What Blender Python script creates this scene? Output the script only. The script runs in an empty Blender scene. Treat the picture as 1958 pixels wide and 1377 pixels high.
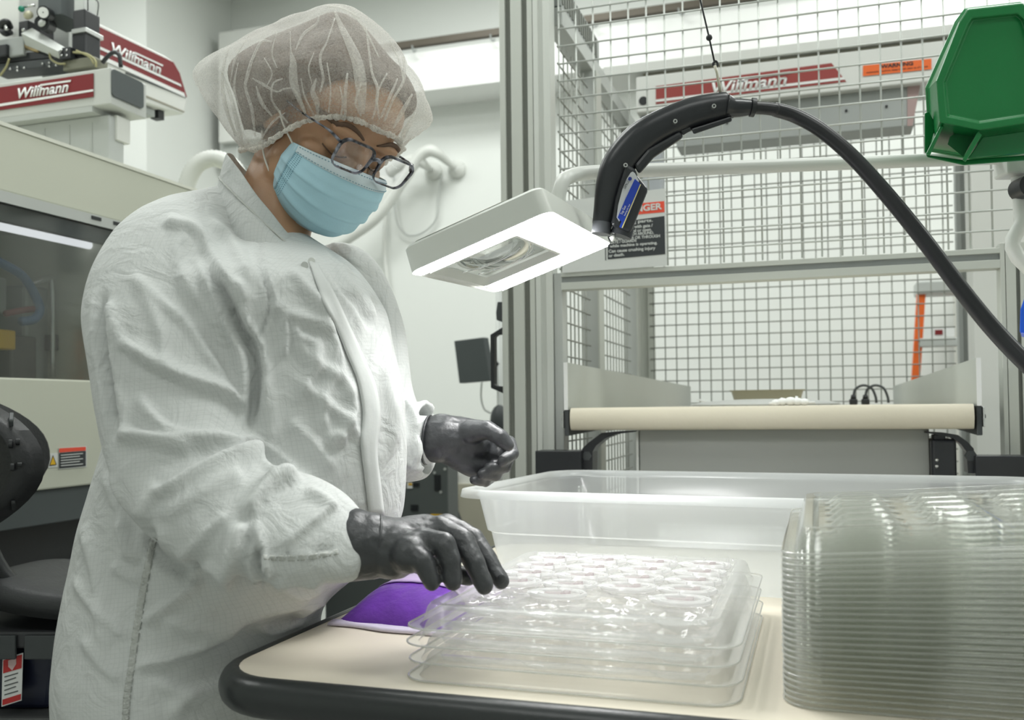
import bpy, bmesh, math, random
import numpy as np
from mathutils import Vector, Matrix, noise
from mathutils.bvhtree import BVHTree
random.seed(7)
PI = math.pi
S = bpy.context.scene
COL = S.collection

# ------------------------------------------------------------------ camera
TH = math.radians(17.9)          # the camera is turned this far off the room's long axis
PITCH = math.radians(1.4); ROLL = .011
FPX, CX, CY = 1800., 979., 736.
CAM = np.array([0, 0, 1.14])
FH = np.array([-math.sin(TH), math.cos(TH), 0]); RH = np.array([math.cos(TH), math.sin(TH), 0]); UP = np.array([0, 0, 1.])
F0 = FH*math.cos(PITCH) + UP*math.sin(PITCH); U0 = -FH*math.sin(PITCH) + UP*math.cos(PITCH)
CR = RH*math.cos(ROLL) - U0*math.sin(ROLL); CU = U0*math.cos(ROLL) + RH*math.sin(ROLL)

def ray(px, py):
    d = F0 + CR*(px-CX)/FPX - CU*(py-CY)/FPX
    return d/(d @ FH)
def P(px, py, Z): return Vector(CAM + ray(px, py)*Z)                       # point at a horizontal distance
def PZ(px, py, z): d = ray(px, py); return Vector(CAM + d*((z-CAM[2])/d[2]))  # on a level plane
def PV(px, py, v): d = ray(px, py); return Vector(CAM + d*(v/d[1]))          # on a plane across the room
def PU(px, py, u): d = ray(px, py); return Vector(CAM + d*(u/d[0]))          # on a plane along the room
def proj(a):
    d = np.asarray(a) - CAM; z = d @ F0
    return np.stack([CX + FPX*(d @ CR)/z, CY - FPX*(d @ CU)/z], -1)
RHv, FHv, UPv = Vector(RH), Vector(FH), Vector(UP)

cd = bpy.data.cameras.new('camera'); cam = bpy.data.objects.new('camera', cd); COL.objects.link(cam)
m = Matrix((( CR[0], CU[0], -F0[0], CAM[0]), (CR[1], CU[1], -F0[1], CAM[1]), (CR[2], CU[2], -F0[2], CAM[2]), (0, 0, 0, 1)))
cam.matrix_world = m
cd.sensor_width = 36; cd.lens = 36*FPX/1958; cd.shift_y = (CY-688.5)/1958; cd.clip_start = .02
cd.dof.use_dof = True; cd.dof.focus_distance = 1.28; cd.dof.aperture_fstop = 6.4
S.camera = cam

# ------------------------------------------------------------------ world, lights, exposure
w = bpy.data.worlds.new('world'); S.world = w; w.use_nodes = True
w.node_tree.nodes['Background'].inputs[0].default_value = (.92, .96, .93, 1)
w.node_tree.nodes['Background'].inputs[1].default_value = .25
S.view_settings.view_transform = 'Standard'; S.view_settings.look = 'None'
S.view_settings.gamma = 1; S.view_settings.exposure = -.36
S.view_settings.use_curve_mapping = False
S.cycles.transparent_max_bounces = 96; S.cycles.max_bounces = 10; S.cycles.transmission_bounces = 8
S.cycles.caustics_reflective = False; S.cycles.caustics_refractive = False
S.cycles.sample_clamp_indirect = 6
def area(name, loc, sx, sy, power, col=(.97, 1, .97), target=None):
    l = bpy.data.lights.new(name, 'AREA'); l.shape = 'RECTANGLE'; l.size = sx; l.size_y = sy; l.energy = power; l.color = col
    o = bpy.data.objects.new(name, l); COL.objects.link(o); o.location = loc
    if target: o.rotation_euler = (Vector(target)-Vector(loc)).to_track_quat('-Z', 'Y').to_euler()
    return o
CEIL = 3.7
for i, (x, y) in enumerate([(-3.6, .6), (-3.3, 2.9), (-1.2, -1.0), (-1.6, 1.6), (-1.5, 3.7), (.9, -.6), (.9, 1.3), (.8, 3.9), (2.5, 2.6)]):
    area('ceiling_light_panel', (x, y, CEIL-.06), 1.2, .6, 18 if y < 0 else 36)

# ------------------------------------------------------------------ materials
def mat(name, col, rough=.5, metal=0., var=0., vscale=8., bump=0., bscale=40., spec=.5, trans=0., coat=0., sheen=0., sss=0.):
    M = bpy.data.materials.new(name); M.use_nodes = True; nt = M.node_tree; b = nt.nodes['Principled BSDF']
    c = (*col, 1)
    b.inputs['Base Color'].default_value = c; b.inputs['Roughness'].default_value = rough; b.inputs['Metallic'].default_value = metal
    b.inputs['Specular IOR Level'].default_value = spec; b.inputs['Transmission Weight'].default_value = trans
    b.inputs['Coat Weight'].default_value = coat; b.inputs['Sheen Weight'].default_value = sheen
    if sss: b.inputs['Subsurface Weight'].default_value = sss; b.inputs['Subsurface Scale'].default_value = .006
    tc = nt.nodes.new('ShaderNodeTexCoord')
    if var:
        n = nt.nodes.new('ShaderNodeTexNoise'); n.inputs['Scale'].default_value = vscale; n.inputs['Detail'].default_value = 5
        r = nt.nodes.new('ShaderNodeMix'); r.data_type = 'RGBA'
        r.inputs[6].default_value = tuple(max(0, x*(1-var)) for x in col)+(1,); r.inputs[7].default_value = tuple(min(1, x*(1+var)) for x in col)+(1,)
        nt.links.new(tc.outputs['Object'], n.inputs['Vector']); nt.links.new(n.outputs['Fac'], r.inputs[0]); nt.links.new(r.outputs[2], b.inputs['Base Color'])
    if bump:
        n = nt.nodes.new('ShaderNodeTexNoise'); n.inputs['Scale'].default_value = bscale; n.inputs['Detail'].default_value = 6
        bp = nt.nodes.new('ShaderNodeBump'); bp.inputs['Strength'].default_value = bump; bp.inputs['Distance'].default_value = .01
        nt.links.new(tc.outputs['Object'], n.inputs['Vector']); nt.links.new(n.outputs['Fac'], bp.inputs['Height']); nt.links.new(bp.outputs[0], b.inputs['Normal'])
    return M
def emis(name, col, s):
    M = bpy.data.materials.new(name); M.use_nodes = True; nt = M.node_tree; nt.nodes.clear()
    e = nt.nodes.new('ShaderNodeEmission'); e.inputs[0].default_value = (*col, 1); e.inputs[1].default_value = s
    o = nt.nodes.new('ShaderNodeOutputMaterial'); nt.links.new(e.outputs[0], o.inputs[0]); return M
def sheet(name, tint, haze, hcol=(.85, .87, .86), rough=.06, gl=1.0, grow=0., nscale=0):
    """thin clear or milky plastic: a see-through sheet with a fresnel gloss and some milky haze"""
    M = bpy.data.materials.new(name); M.use_nodes = True; nt = M.node_tree; nt.nodes.clear(); L = nt.links
    t = nt.nodes.new('ShaderNodeBsdfTransparent'); t.inputs[0].default_value = (*tint, 1)
    d = nt.nodes.new('ShaderNodeBsdfDiffuse'); d.inputs[0].default_value = (*hcol, 1)
    tl = nt.nodes.new('ShaderNodeBsdfTranslucent'); tl.inputs[0].default_value = (*hcol, 1)
    g = nt.nodes.new('ShaderNodeBsdfGlossy'); g.inputs['Roughness'].default_value = rough; g.inputs[0].default_value = (1, 1, 1, 1)
    a = nt.nodes.new('ShaderNodeMixShader'); a.inputs[0].default_value = .5; L.new(d.outputs[0], a.inputs[1]); L.new(tl.outputs[0], a.inputs[2])
    b = nt.nodes.new('ShaderNodeMixShader'); b.inputs[0].default_value = haze; L.new(t.outputs[0], b.inputs[1]); L.new(a.outputs[0], b.inputs[2])
    if grow or nscale:
        lw = nt.nodes.new('ShaderNodeLayerWeight'); lw.inputs[0].default_value = .35
        ma = nt.nodes.new('ShaderNodeMath'); ma.operation = 'MULTIPLY_ADD'; ma.inputs[1].default_value = grow; ma.inputs[2].default_value = haze; ma.use_clamp = True
        L.new(lw.outputs['Facing'], ma.inputs[0]); out = ma.outputs[0]
        if nscale:
            tc = nt.nodes.new('ShaderNodeTexCoord'); n = nt.nodes.new('ShaderNodeTexNoise'); n.inputs['Scale'].default_value = nscale; n.inputs['Detail'].default_value = 4; n.inputs['Distortion'].default_value = 2.5
            L.new(tc.outputs['Object'], n.inputs['Vector'])
            mr = nt.nodes.new('ShaderNodeMapRange'); mr.inputs[1].default_value = .35; mr.inputs[2].default_value = .65; mr.inputs[3].default_value = .68; mr.inputs[4].default_value = 1.32
            L.new(n.outputs['Fac'], mr.inputs[0])
            mm = nt.nodes.new('ShaderNodeMath'); mm.operation = 'MULTIPLY'; mm.use_clamp = True; L.new(out, mm.inputs[0]); L.new(mr.outputs[0], mm.inputs[1]); out = mm.outputs[0]
        L.new(out, b.inputs[0])
    f = nt.nodes.new('ShaderNodeLayerWeight'); f.inputs[0].default_value = .5
    pw = nt.nodes.new('ShaderNodeMath'); pw.operation = 'POWER'; pw.inputs[1].default_value = 4.5; L.new(f.outputs['Facing'], pw.inputs[0])
    fm = nt.nodes.new('ShaderNodeMath'); fm.operation = 'MULTIPLY_ADD'; fm.inputs[1].default_value = .8*gl; fm.inputs[2].default_value = .045*gl; fm.use_clamp = True; L.new(pw.outputs[0], fm.inputs[0])
    c = nt.nodes.new('ShaderNodeMixShader'); L.new(fm.outputs[0], c.inputs[0]); L.new(b.outputs[0], c.inputs[1]); L.new(g.outputs[0], c.inputs[2])
    o = nt.nodes.new('ShaderNodeOutputMaterial'); L.new(c.outputs[0], o.inputs[0]); return M

WALL = mat('painted_wall', (.80, .82, .79), .6, var=.02, vscale=1.5, bump=.03, bscale=90)
WALL_LIT = mat('lit_bulkhead', (.88, .89, .87), .5, var=.01)  # paler than the wall: the light on the bulkhead is put into its colour
CEILM = mat('ceiling_paint', (.82, .84, .82), .7, var=.02)
FLOORM = mat('grey_floor', (.42, .43, .41), .35, var=.08, vscale=3)
CREAM = mat('cream_machine_paint', (.585, .60, .505), .42, var=.015, vscale=3)
WHITEP = mat('white_machine_paint', (.72, .73, .70), .4, var=.02)
LGREY = mat('light_grey_metal', (.52, .54, .52), .4, .2, var=.04)
MGREY = mat('mid_grey_metal', (.36, .38, .37), .45, .2, var=.05)
ALU = mat('anodised_aluminium', (.60, .62, .575), .42, .35, var=.03, vscale=3, bump=.02, bscale=200)
ALUD = mat('aluminium_slot', (.22, .23, .205), .5, .3, var=.05)
WIRE = mat('galvanised_wire', (.56, .58, .55), .4, .45, var=.06, vscale=30)
WIRED = mat('dark_galvanised_wire', (.33, .34, .31), .5, .4, var=.06, vscale=30)
BLACK = mat('black_plastic', (.016, .018, .02), .42, var=.15, vscale=30, bump=.02, bscale=300)
BLACKS = mat('black_satin', (.02, .022, .026), .3, var=.1, vscale=20)
DGREY = mat('dark_grey_plastic', (.055, .062, .065), .5, var=.1, vscale=20)
SLATE = mat('slate_panel', (.075, .088, .09), .55, var=.06)
RED = mat('dark_red_panel', (.20, .012, .016), .4, var=.05)
REDF = mat('faded_red_panel', (.30, .045, .04), .45, var=.05)
WHITE = mat('white_lettering', (.82, .83, .82), .5, var=.01)
OFFW = mat('off_white_plastic', (.70, .715, .68), .38, var=.02)
LAMPW = mat('lamp_housing_plastic', (.69, .71, .665), .4, var=.015)
ORANGE = mat('safety_orange', (.85, .15, .02), .45, var=.05)
SREDO = mat('sign_orange_red', (.85, .09, .045), .45, var=.03)
SBLK = mat('sign_black', (.035, .04, .045), .5, var=.05)
SWHT = mat('sign_white', (.68, .70, .68), .45, var=.015)
BELT = mat('cream_belt', (.66, .61, .49), .55, var=.035, vscale=12, bump=.05, bscale=120)
PAN = mat('grey_pan', (.36, .37, .345), .45, .15, var=.04)
PLATE = mat('pale_side_plate', (.50, .53, .50), .35, .15, var=.02)
TABLEM = mat('cream_laminate', (.77, .705, .585), .38, var=.025, vscale=25, bump=.015, bscale=250)
EDGE = mat('black_rubber_edge', (.022, .025, .026), .32, var=.15, vscale=20, bump=.03, bscale=120)
GREEN = mat('green_plastic', (.012, .20, .055), .28, var=.06, vscale=25, bump=.02, bscale=250)
BLUE = mat('blue_plastic', (.01, .11, .72), .3, var=.05)
NAVY = mat('navy_plastic', (.008, .011, .03), .35, var=.1)
PURPLE = mat('purple_film', (.145, .042, .36), .28, var=.35, vscale=35, bump=.25, bscale=60)
LILAC = mat('lilac_film', (.50, .38, .62), .3, var=.12, vscale=40, bump=.2, bscale=50)
BROWN = mat('brown_rail', (.10, .085, .065), .5, .3, var=.2, vscale=6)
YELLOW = mat('yellow_plastic', (.75, .45, .02), .4, var=.05)
TEAL = mat('teal_plastic', (.01, .22, .14), .4, var=.05)
HOSEB = mat('blue_hose', (.06, .15, .30), .35, var=.05)
CABLEY = mat('yellow_cable', (.34, .32, .16), .45, var=.08)
BRASS = mat('worn_brass', (.42, .33, .18), .35, .6, var=.1)
STEEL = mat('bright_steel', (.62, .63, .62), .25, .8, var=.05)
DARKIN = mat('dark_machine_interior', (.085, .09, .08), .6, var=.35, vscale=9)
SKIN = mat('skin', (.46, .265, .155), .45, var=.07, vscale=14, bump=.06, bscale=260, sss=.15)
BROWM = mat('eyebrow_hair', (.12, .07, .045), .7, var=.3, vscale=200)
HAIRM = mat('brown_hair', (.12, .068, .042), .55, var=.55, vscale=70, bump=.5, bscale=160)
MASKB = mat('blue_mask_fabric', (.46, .72, .83), .75, var=.03, vscale=60, bump=.06, bscale=420)
MASKW = mat('white_mask_fabric', (.66, .76, .80), .8, var=.03, vscale=60, bump=.06, bscale=420)
LOOPM = mat('white_elastic', (.80, .78, .72), .8, var=.03)
GLOVE = mat('dark_grey_nitrile', (.046, .048, .052), .36, var=.12, vscale=40, bump=.22, bscale=70)
KNIT = mat('white_knit_cuff', (.70, .72, .72), .85, var=.04, vscale=150, bump=.3, bscale=300)
TROUS = mat('white_trousers', (.55, .57, .57), .8, var=.03)
SHOE = mat('white_shoe_cover', (.6, .62, .63), .7, var=.03)
CLEAR = sheet('clear_tray_plastic', (.985, .988, .985), .17, hcol=(.84, .845, .85), rough=.12, gl=.8, grow=.14)
CLEARS = sheet('clear_stacked_tray_plastic', (.982, .985, .978), .045, hcol=(.58, .60, .55), rough=.10, gl=.75, grow=.08)
RIMM = sheet('clear_rim_bead', (.90, .91, .89), .30, hcol=(.80, .81, .78), rough=.08, gl=1.6, grow=.3)
PART = sheet('clear_moulded_part', (.97, .96, .965), .60, hcol=(1, 1, 1), rough=.08, gl=1.3, grow=.35)
MILKY = sheet('milky_tote_plastic', (.93, .95, .96), .50, hcol=(.90, .92, .93), rough=.22, gl=.7, grow=.18)
NET = sheet('hairnet_fabric', (1, 1, 1), .26, hcol=(.97, .96, .92), rough=.7, gl=.06, grow=.42, nscale=210)
NETF = sheet('hairnet_pleat_fabric', (1, 1, 1), .30, hcol=(.95, .94, .90), rough=.7, gl=.05, grow=.2, nscale=120)
NETE = sheet('hairnet_elastic_fabric', (1, 1, 1), .82, hcol=(.93, .91, .86), rough=.7, gl=.05, nscale=200)
LENS = sheet('spectacle_lens', (.97, .96, .985), .015, rough=.02, gl=1.6)
MGLASS = sheet('magnifier_glass', (.90, .92, .91), .05, rough=.03, gl=2.6)
WINDOW = sheet('machine_window_pane', (.80, .82, .81), .02, hcol=(.3, .31, .3), rough=.08, gl=1.6)
GLOW = emis('lamp_diffuser_glow', (1, 1, .99), 45.)
TUBE = emis('machine_light_glow', (.95, .95, 1), 1.6)

def coat_material():
    M = mat('white_ripstop_fabric', (.66, .685, .665), .75, sheen=.1); nt = M.node_tree; b = nt.nodes['Principled BSDF']; L = nt.links
    tc = nt.nodes.new('ShaderNodeTexCoord'); mp = nt.nodes.new('ShaderNodeMapping'); mp.inputs['Rotation'].default_value = (0, .12, -TH+.25)
    L.new(tc.outputs['Object'], mp.inputs[0]); sp = nt.nodes.new('ShaderNodeSeparateXYZ'); L.new(mp.outputs[0], sp.inputs[0])
    def line(sock):
        a = nt.nodes.new('ShaderNodeMath'); a.operation = 'MULTIPLY'; a.inputs[1].default_value = 1/.0048; L.new(sock, a.inputs[0])
        f = nt.nodes.new('ShaderNodeMath'); f.operation = 'FRACT'; L.new(a.outputs[0], f.inputs[0])
        g = nt.nodes.new('ShaderNodeMath'); g.operation = 'LESS_THAN'; g.inputs[1].default_value = .14; L.new(f.outputs[0], g.inputs[0]); return g.outputs[0]
    mx = nt.nodes.new('ShaderNodeMath'); mx.operation = 'MAXIMUM'; L.new(line(sp.outputs[0]), mx.inputs[0]); L.new(line(sp.outputs[2]), mx.inputs[1])
    mix = nt.nodes.new('ShaderNodeMix'); mix.data_type = 'RGBA'; mix.inputs[6].default_value = (.605, .622, .61, 1); mix.inputs[7].default_value = (.558, .578, .568, 1)
    L.new(mx.outputs[0], mix.inputs[0]); L.new(mix.outputs[2], b.inputs['Base Color'])
    n = nt.nodes.new('ShaderNodeTexNoise'); n.inputs['Scale'].default_value = 26; n.inputs['Detail'].default_value = 5; n.inputs['Distortion'].default_value = 1.2
    L.new(tc.outputs['Object'], n.inputs['Vector']); bp = nt.nodes.new('ShaderNodeBump'); bp.inputs['Strength'].default_value = .45; bp.inputs['Distance'].default_value = .012
    L.new(n.outputs['Fac'], bp.inputs['Height']); L.new(bp.outputs[0], b.inputs['Normal'])
    return M
COATM = coat_material()
def frame_material():
    M = mat('mottled_grey_acetate', (.1, .1, .12), .2); nt = M.node_tree; b = nt.nodes['Principled BSDF']
    tc = nt.nodes.new('ShaderNodeTexCoord'); n = nt.nodes.new('ShaderNodeTexNoise'); n.inputs['Scale'].default_value = 75; n.inputs['Detail'].default_value = 2
    r = nt.nodes.new('ShaderNodeValToRGB'); r.color_ramp.elements[0].position = .42; r.color_ramp.elements[0].color = (.012, .013, .02, 1); r.color_ramp.elements[1].position = .6; r.color_ramp.elements[1].color = (.24, .25, .30, 1)
    nt.links.new(tc.outputs['Object'], n.inputs['Vector']); nt.links.new(n.outputs['Fac'], r.inputs[0]); nt.links.new(r.outputs[0], b.inputs['Base Color']); return M
FRAMEM = frame_material()

# ------------------------------------------------------------------ mesh helpers
def B(): return bmesh.new()
def box(bm, lo, hi, M=None):
    lo, hi = Vector(lo), Vector(hi)
    vs = [bm.verts.new(((lo.x, hi.x)[i & 1], (lo.y, hi.y)[i >> 1 & 1], (lo.z, hi.z)[i >> 2 & 1])) for i in range(8)]
    for f in ((0, 2, 3, 1), (4, 5, 7, 6), (0, 1, 5, 4), (2, 6, 7, 3), (0, 4, 6, 2), (1, 3, 7, 5)): bm.faces.new([vs[i] for i in f])
    if M is not None:
        for v in vs: v.co = M @ v.co
    return vs
def hexa(bm, a, b):      # two quads of points, near and far
    va = [bm.verts.new(p) for p in a]; vb = [bm.verts.new(p) for p in b]; n = len(va)
    bm.faces.new(va); bm.faces.new(vb[::-1])
    for i in range(n): bm.faces.new((va[i], vb[i], vb[(i+1) % n], va[(i+1) % n]))
def slab(bm, pts, d):    # a flat outline given a thickness along d
    d = Vector(d); hexa(bm, [Vector(p) for p in pts], [Vector(p)+d for p in pts])
def loft(bm, rings, cap=True, closed=True):
    R = [[bm.verts.new(p) for p in r] for r in rings]; n = len(R[0])
    for a, b in zip(R, R[1:]):
        for i in range(n if closed else n-1): bm.faces.new((a[i], a[(i+1) % n], b[(i+1) % n], b[i]))
    if cap and closed: bm.faces.new(R[0][::-1]); bm.faces.new(R[-1])
    return R
def spline(pts, n):      # catmull-rom through tuples of any length
    p = [np.array(q, float) for q in pts]; p = [2*p[0]-p[1]] + p + [2*p[-1]-p[-2]]; out = []
    for i in range(1, len(p)-2):
        for k in range(n):
            t = k/n; a, b, c, d = p[i-1:i+3]
            out.append(.5*((2*b)+(c-a)*t+(2*a-5*b+4*c-d)*t*t+(3*b-a-3*c+d)*t**3))
    out.append(p[-2]); return out
def tube(bm, pts, r, n=12, cap=True, flat=None):
    pts = [Vector(p[:3]) for p in pts]; rr = list(r) if hasattr(r, '__len__') else [r]*len(pts)
    t0 = (pts[1]-pts[0]).normalized(); ref = Vector((0, 0, 1)) if abs(t0.z) < .9 else Vector((1, 0, 0)); nrm = t0.cross(ref).normalized(); rings = []
    for i, p in enumerate(pts):
        t = (pts[min(i+1, len(pts)-1)]-pts[max(i-1, 0)]).normalized(); nrm = (nrm-t*nrm.dot(t)).normalized(); bn = t.cross(nrm)
        rings.append([p+(nrm*math.cos(2*PI*k/n)+bn*math.sin(2*PI*k/n)*(flat or 1))*rr[i] for k in range(n)])
    return loft(bm, rings, cap)
def curve_tube(bm, pts, r, n=12, k=6): 
    s = spline([tuple(p) for p in pts], k); tube(bm, [Vector(q) for q in s], r, n)
def ball(bm, c, r, M=None, u=16, v=10):
    r = r if hasattr(r, '__len__') else (r, r, r); g = bmesh.ops.create_uvsphere(bm, u_segments=u, v_segments=v, radius=1)
    X = Matrix.Translation(Vector(c)) @ (M.to_4x4() if M is not None else Matrix()) @ Matrix.Diagonal((*r, 1))
    for q in g['verts']: q.co = X @ q.co
def cyl(bm, a, b, r, n=20, r2=None): tube(bm, [a, b], [r, r2 if r2 is not None else r], n)
def capsule(bm, a, ra, b, rb, n=14):
    ball(bm, a, ra, u=n, v=8); ball(bm, b, rb, u=n, v=8); tube(bm, [a, b], [ra, rb], n)
def fix(bm): bmesh.ops.recalc_face_normals(bm, faces=bm.faces)
def origin_of(o):
    t = Vector((0, 0, 0))
    while o is not None: t += o.location; o = o.parent
    return t
def obj(name, bm, m, parent=None, smooth=False, bevel=0., local=False, seg=2, auto=False):
    fix(bm)
    if bevel: pass
    if parent is None and not local:
        xs = [v.co for v in bm.verts]; lo = Vector((min(v.x for v in xs), min(v.y for v in xs), min(v.z for v in xs))); hi = Vector((max(v.x for v in xs), max(v.y for v in xs), max(v.z for v in xs)))
        off = Vector(((lo.x+hi.x)/2, (lo.y+hi.y)/2, lo.z))
    else: off = Vector((0, 0, 0)) if local else origin_of(parent)
    for v in bm.verts: v.co -= off
    me = bpy.data.meshes.new(name); bm.to_mesh(me); bm.free(); me.materials.append(m)
    if smooth: me.shade_smooth()
    if auto: me.set_sharp_from_angle(angle=math.radians(38))
    o = bpy.data.objects.new(name, me); COL.objects.link(o); o.parent = parent
    if parent is None: o.location = off
    if bevel:
        b = o.modifiers.new('bevel', 'BEVEL'); b.width = bevel; b.segments = seg; b.limit_method = 'ANGLE'; b.angle_limit = math.radians(40); b.harden_normals = False
    return o
def tag(o, label, cat, group=None):
    o['label'] = label; o['category'] = cat
    if group: o['group'] = group
    return o
def thing(name, label, cat, loc=(0, 0, 0), group=None):
    o = bpy.data.objects.new(name, None); o.empty_display_size = .05; COL.objects.link(o); o.location = loc; return tag(o, label, cat, group)
def structure(name, bm, m): o = obj(name, bm, m); o['kind'] = 'structure'; return o
def lab(o, s): o['label'] = s; return o
def dup(root, loc, label, rot=None, group=None):
    r = root.copy(); COL.objects.link(r); r.location = loc; r['label'] = label
    if rot: r.rotation_euler = rot
    if group: r['group'] = group
    for ch in list(root.children):
        c = ch.copy(); COL.objects.link(c); c.parent = r
        for g in ch.children: d = g.copy(); COL.objects.link(d); d.parent = c
    return r
def text_bm(s, size, M, depth=.0006, shear=0., bold=0., width=None, align='LEFT', space=1.):
    c = bpy.data.curves.new('lettering', 'FONT'); c.body = s; c.size = size; c.shear = shear; c.offset = bold; c.extrude = depth; c.align_x = align; c.space_character = space
    o = bpy.data.objects.new('lettering', c); COL.objects.link(o); dg = bpy.context.evaluated_depsgraph_get(); dg.update()
    me = bpy.data.meshes.new_from_object(o.evaluated_get(dg)); bm = B(); bm.from_mesh(me)
    bpy.data.objects.remove(o); bpy.data.curves.remove(c); bpy.data.meshes.remove(me)
    if width:
        xs = [v.co.x for v in bm.verts]; k = width/(max(xs)-min(xs)); x0 = min(xs)
        for v in bm.verts: v.co.x = (v.co.x-x0)*k
    bmesh.ops.transform(bm, matrix=M, verts=bm.verts); return bm
def frame_at(o, ex, ey):
    ex = Vector(ex).normalized(); ez = ex.cross(Vector(ey)).normalized(); ey = ez.cross(ex)
    return Matrix(((ex.x, ey.x, ez.x, o[0]), (ex.y, ey.y, ez.y, o[1]), (ex.z, ey.z, ez.z, o[2]), (0, 0, 0, 1)))
def remesh(bm, voxel, smooth=2, fac=.5):
    fix(bm); me = bpy.data.meshes.new('clay'); bm.to_mesh(me); bm.free(); o = bpy.data.objects.new('clay', me); COL.objects.link(o)
    r = o.modifiers.new('r', 'REMESH'); r.mode = 'VOXEL'; r.voxel_size = voxel
    dg = bpy.context.evaluated_depsgraph_get(); dg.update(); m2 = bpy.data.meshes.new_from_object(o.evaluated_get(dg))
    out = B(); out.from_mesh(m2); bpy.data.objects.remove(o); bpy.data.meshes.remove(me); bpy.data.meshes.remove(m2)
    for _ in range(smooth): bmesh.ops.smooth_vert(out, verts=out.verts, factor=fac, use_axis_x=True, use_axis_y=True, use_axis_z=True)
    return out

# ------------------------------------------------------------------ room shell
UL, UR, VF, VB = -5.2, 3.4, -2.6, 5.0
ALC = -3.43; JOG = 4.22
bm = B(); box(bm, (UL-.1, VF-.1, -.1), (UR+.1, VB+.1, 0)); structure('floor', bm, FLOORM)
bm = B(); box(bm, (UL-.1, VF-.1, CEIL), (UR+.1, VB+.1, CEIL+.1)); structure('ceiling', bm, CEILM)
bm = B(); box(bm, (ALC-.1, VB, 0), (UR+.1, VB+.1, CEIL)); structure('wall_back', bm, WALL)
bm = B(); box(bm, (ALC-.1, JOG, 0), (ALC, VB, CEIL)); structure('wall_alcove', bm, WALL)
bm = B(); box(bm, (UL, JOG, 0), (ALC-.1, JOG+.1, CEIL)); structure('wall_side', bm, WALL)
bm = B(); box(bm, (UL-.1, VF-.1, 0), (UL, JOG+.1, CEIL)); structure('wall_left', bm, WALL)
bm = B(); box(bm, (UR, VF-.1, 0), (UR+.1, VB, CEIL)); structure('wall_right', bm, WALL)
bm = B(); box(bm, (UL, VF-.1, 0), (UR, VF, CEIL)); structure('wall_front', bm, WALL)
VS = 4.72
zt = PV(850, 92, VS).z; zb = PV(850, 169, VS).z
bm = B(); box(bm, (-2.62, VS, zb), (UR, VB, zt)); o = structure('trim_1', bm, WALL_LIT); tag(o, 'white bulkhead running along the top of the far wall, brightened in its colour as if lit', 'bulkhead')
# brown rail with hooks along the bulkhead
z0 = PV(850, 76, VS-.02).z
r = thing('hook_rail', 'thin brown rail with small hooks along the top of the far wall', 'rail', (-.6, VS-.02, z0))
bm = B(); box(bm, (-2.5, VS-.035, z0-.018), (2.6, VS, z0+.018)); obj('rail_bar', bm, BROWN, r)
for px, py in ((795, 100), (945, 95), (1140, 45), (1305, 20)):
    a = PV(px, py, VS-.03); bm = B(); curve_tube(bm, [Vector((a.x-.02, VS-.03, z0-.01)), Vector((a.x-.015, VS-.04, z0-.035)), Vector((a.x, VS-.05, z0-.055)), Vector((a.x+.012, VS-.05, z0-.045))], .005, 8); obj('hook', bm, MGREY, r, True)

# ------------------------------------------------------------------ work table
TZ = .87
UT0, UT1, VT1 = -.598, .95, 1.80
VT0 = PZ(990, 1340, TZ).y
def rrect(u0, v0, u1, v1, rad, n=8):
    out = []
    for (cx, cy, a) in ((u1-rad, v1-rad, 0), (u0+rad, v1-rad, 90), (u0+rad, v0+rad, 180), (u1-rad, v0+rad, 270)):
        for k in range(n+1): t = math.radians(a+90*k/n); out.append((cx+rad*math.cos(t), cy+rad*math.sin(t)))
    return out
tb = thing('work_table', 'cream laminate work table with thick black rounded rubber edge', 'table', (.17, 1.25, 0))
bm = B(); o_ = rrect(UT0, VT0, UT1, VT1, .07)
loft(bm, [[(x, y, TZ-.038) for x, y in o_], [(x, y, TZ) for x, y in o_]]); obj('tabletop', bm, TABLEM, tb)
bm = B(); rings = []
for k in range(13):
    a = math.radians(-90+180*k/12); e = .004+.017*math.cos(a); z = TZ-.0185+.0205*math.sin(a)
    rings.append([(x, y, z) for x, y in rrect(UT0-e, VT0-e, UT1+e, VT1+e, .07+e)])
R = [[bm.verts.new(p) for p in q] for q in rings]; R.append([bm.verts.new((x, y, TZ+.0005)) for x, y in o_])
R.insert(0, [bm.verts.new((x, y, TZ-.039)) for x, y in o_])
for a, b in zip(R, R[1:]):
    for i in range(len(a)): bm.faces.new((a[i], a[(i+1) % len(a)], b[(i+1) % len(a)], b[i]))
obj('edge_band', bm, EDGE, tb, True)
for x in (UT0+.12, UT1-.12):
    for y in (VT0+.12, VT1-.12): bm = B(); box(bm, (x-.025, y-.025, 0), (x+.025, y+.025, TZ-.038)); obj('leg', bm, LGREY, tb, bevel=.004)

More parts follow.
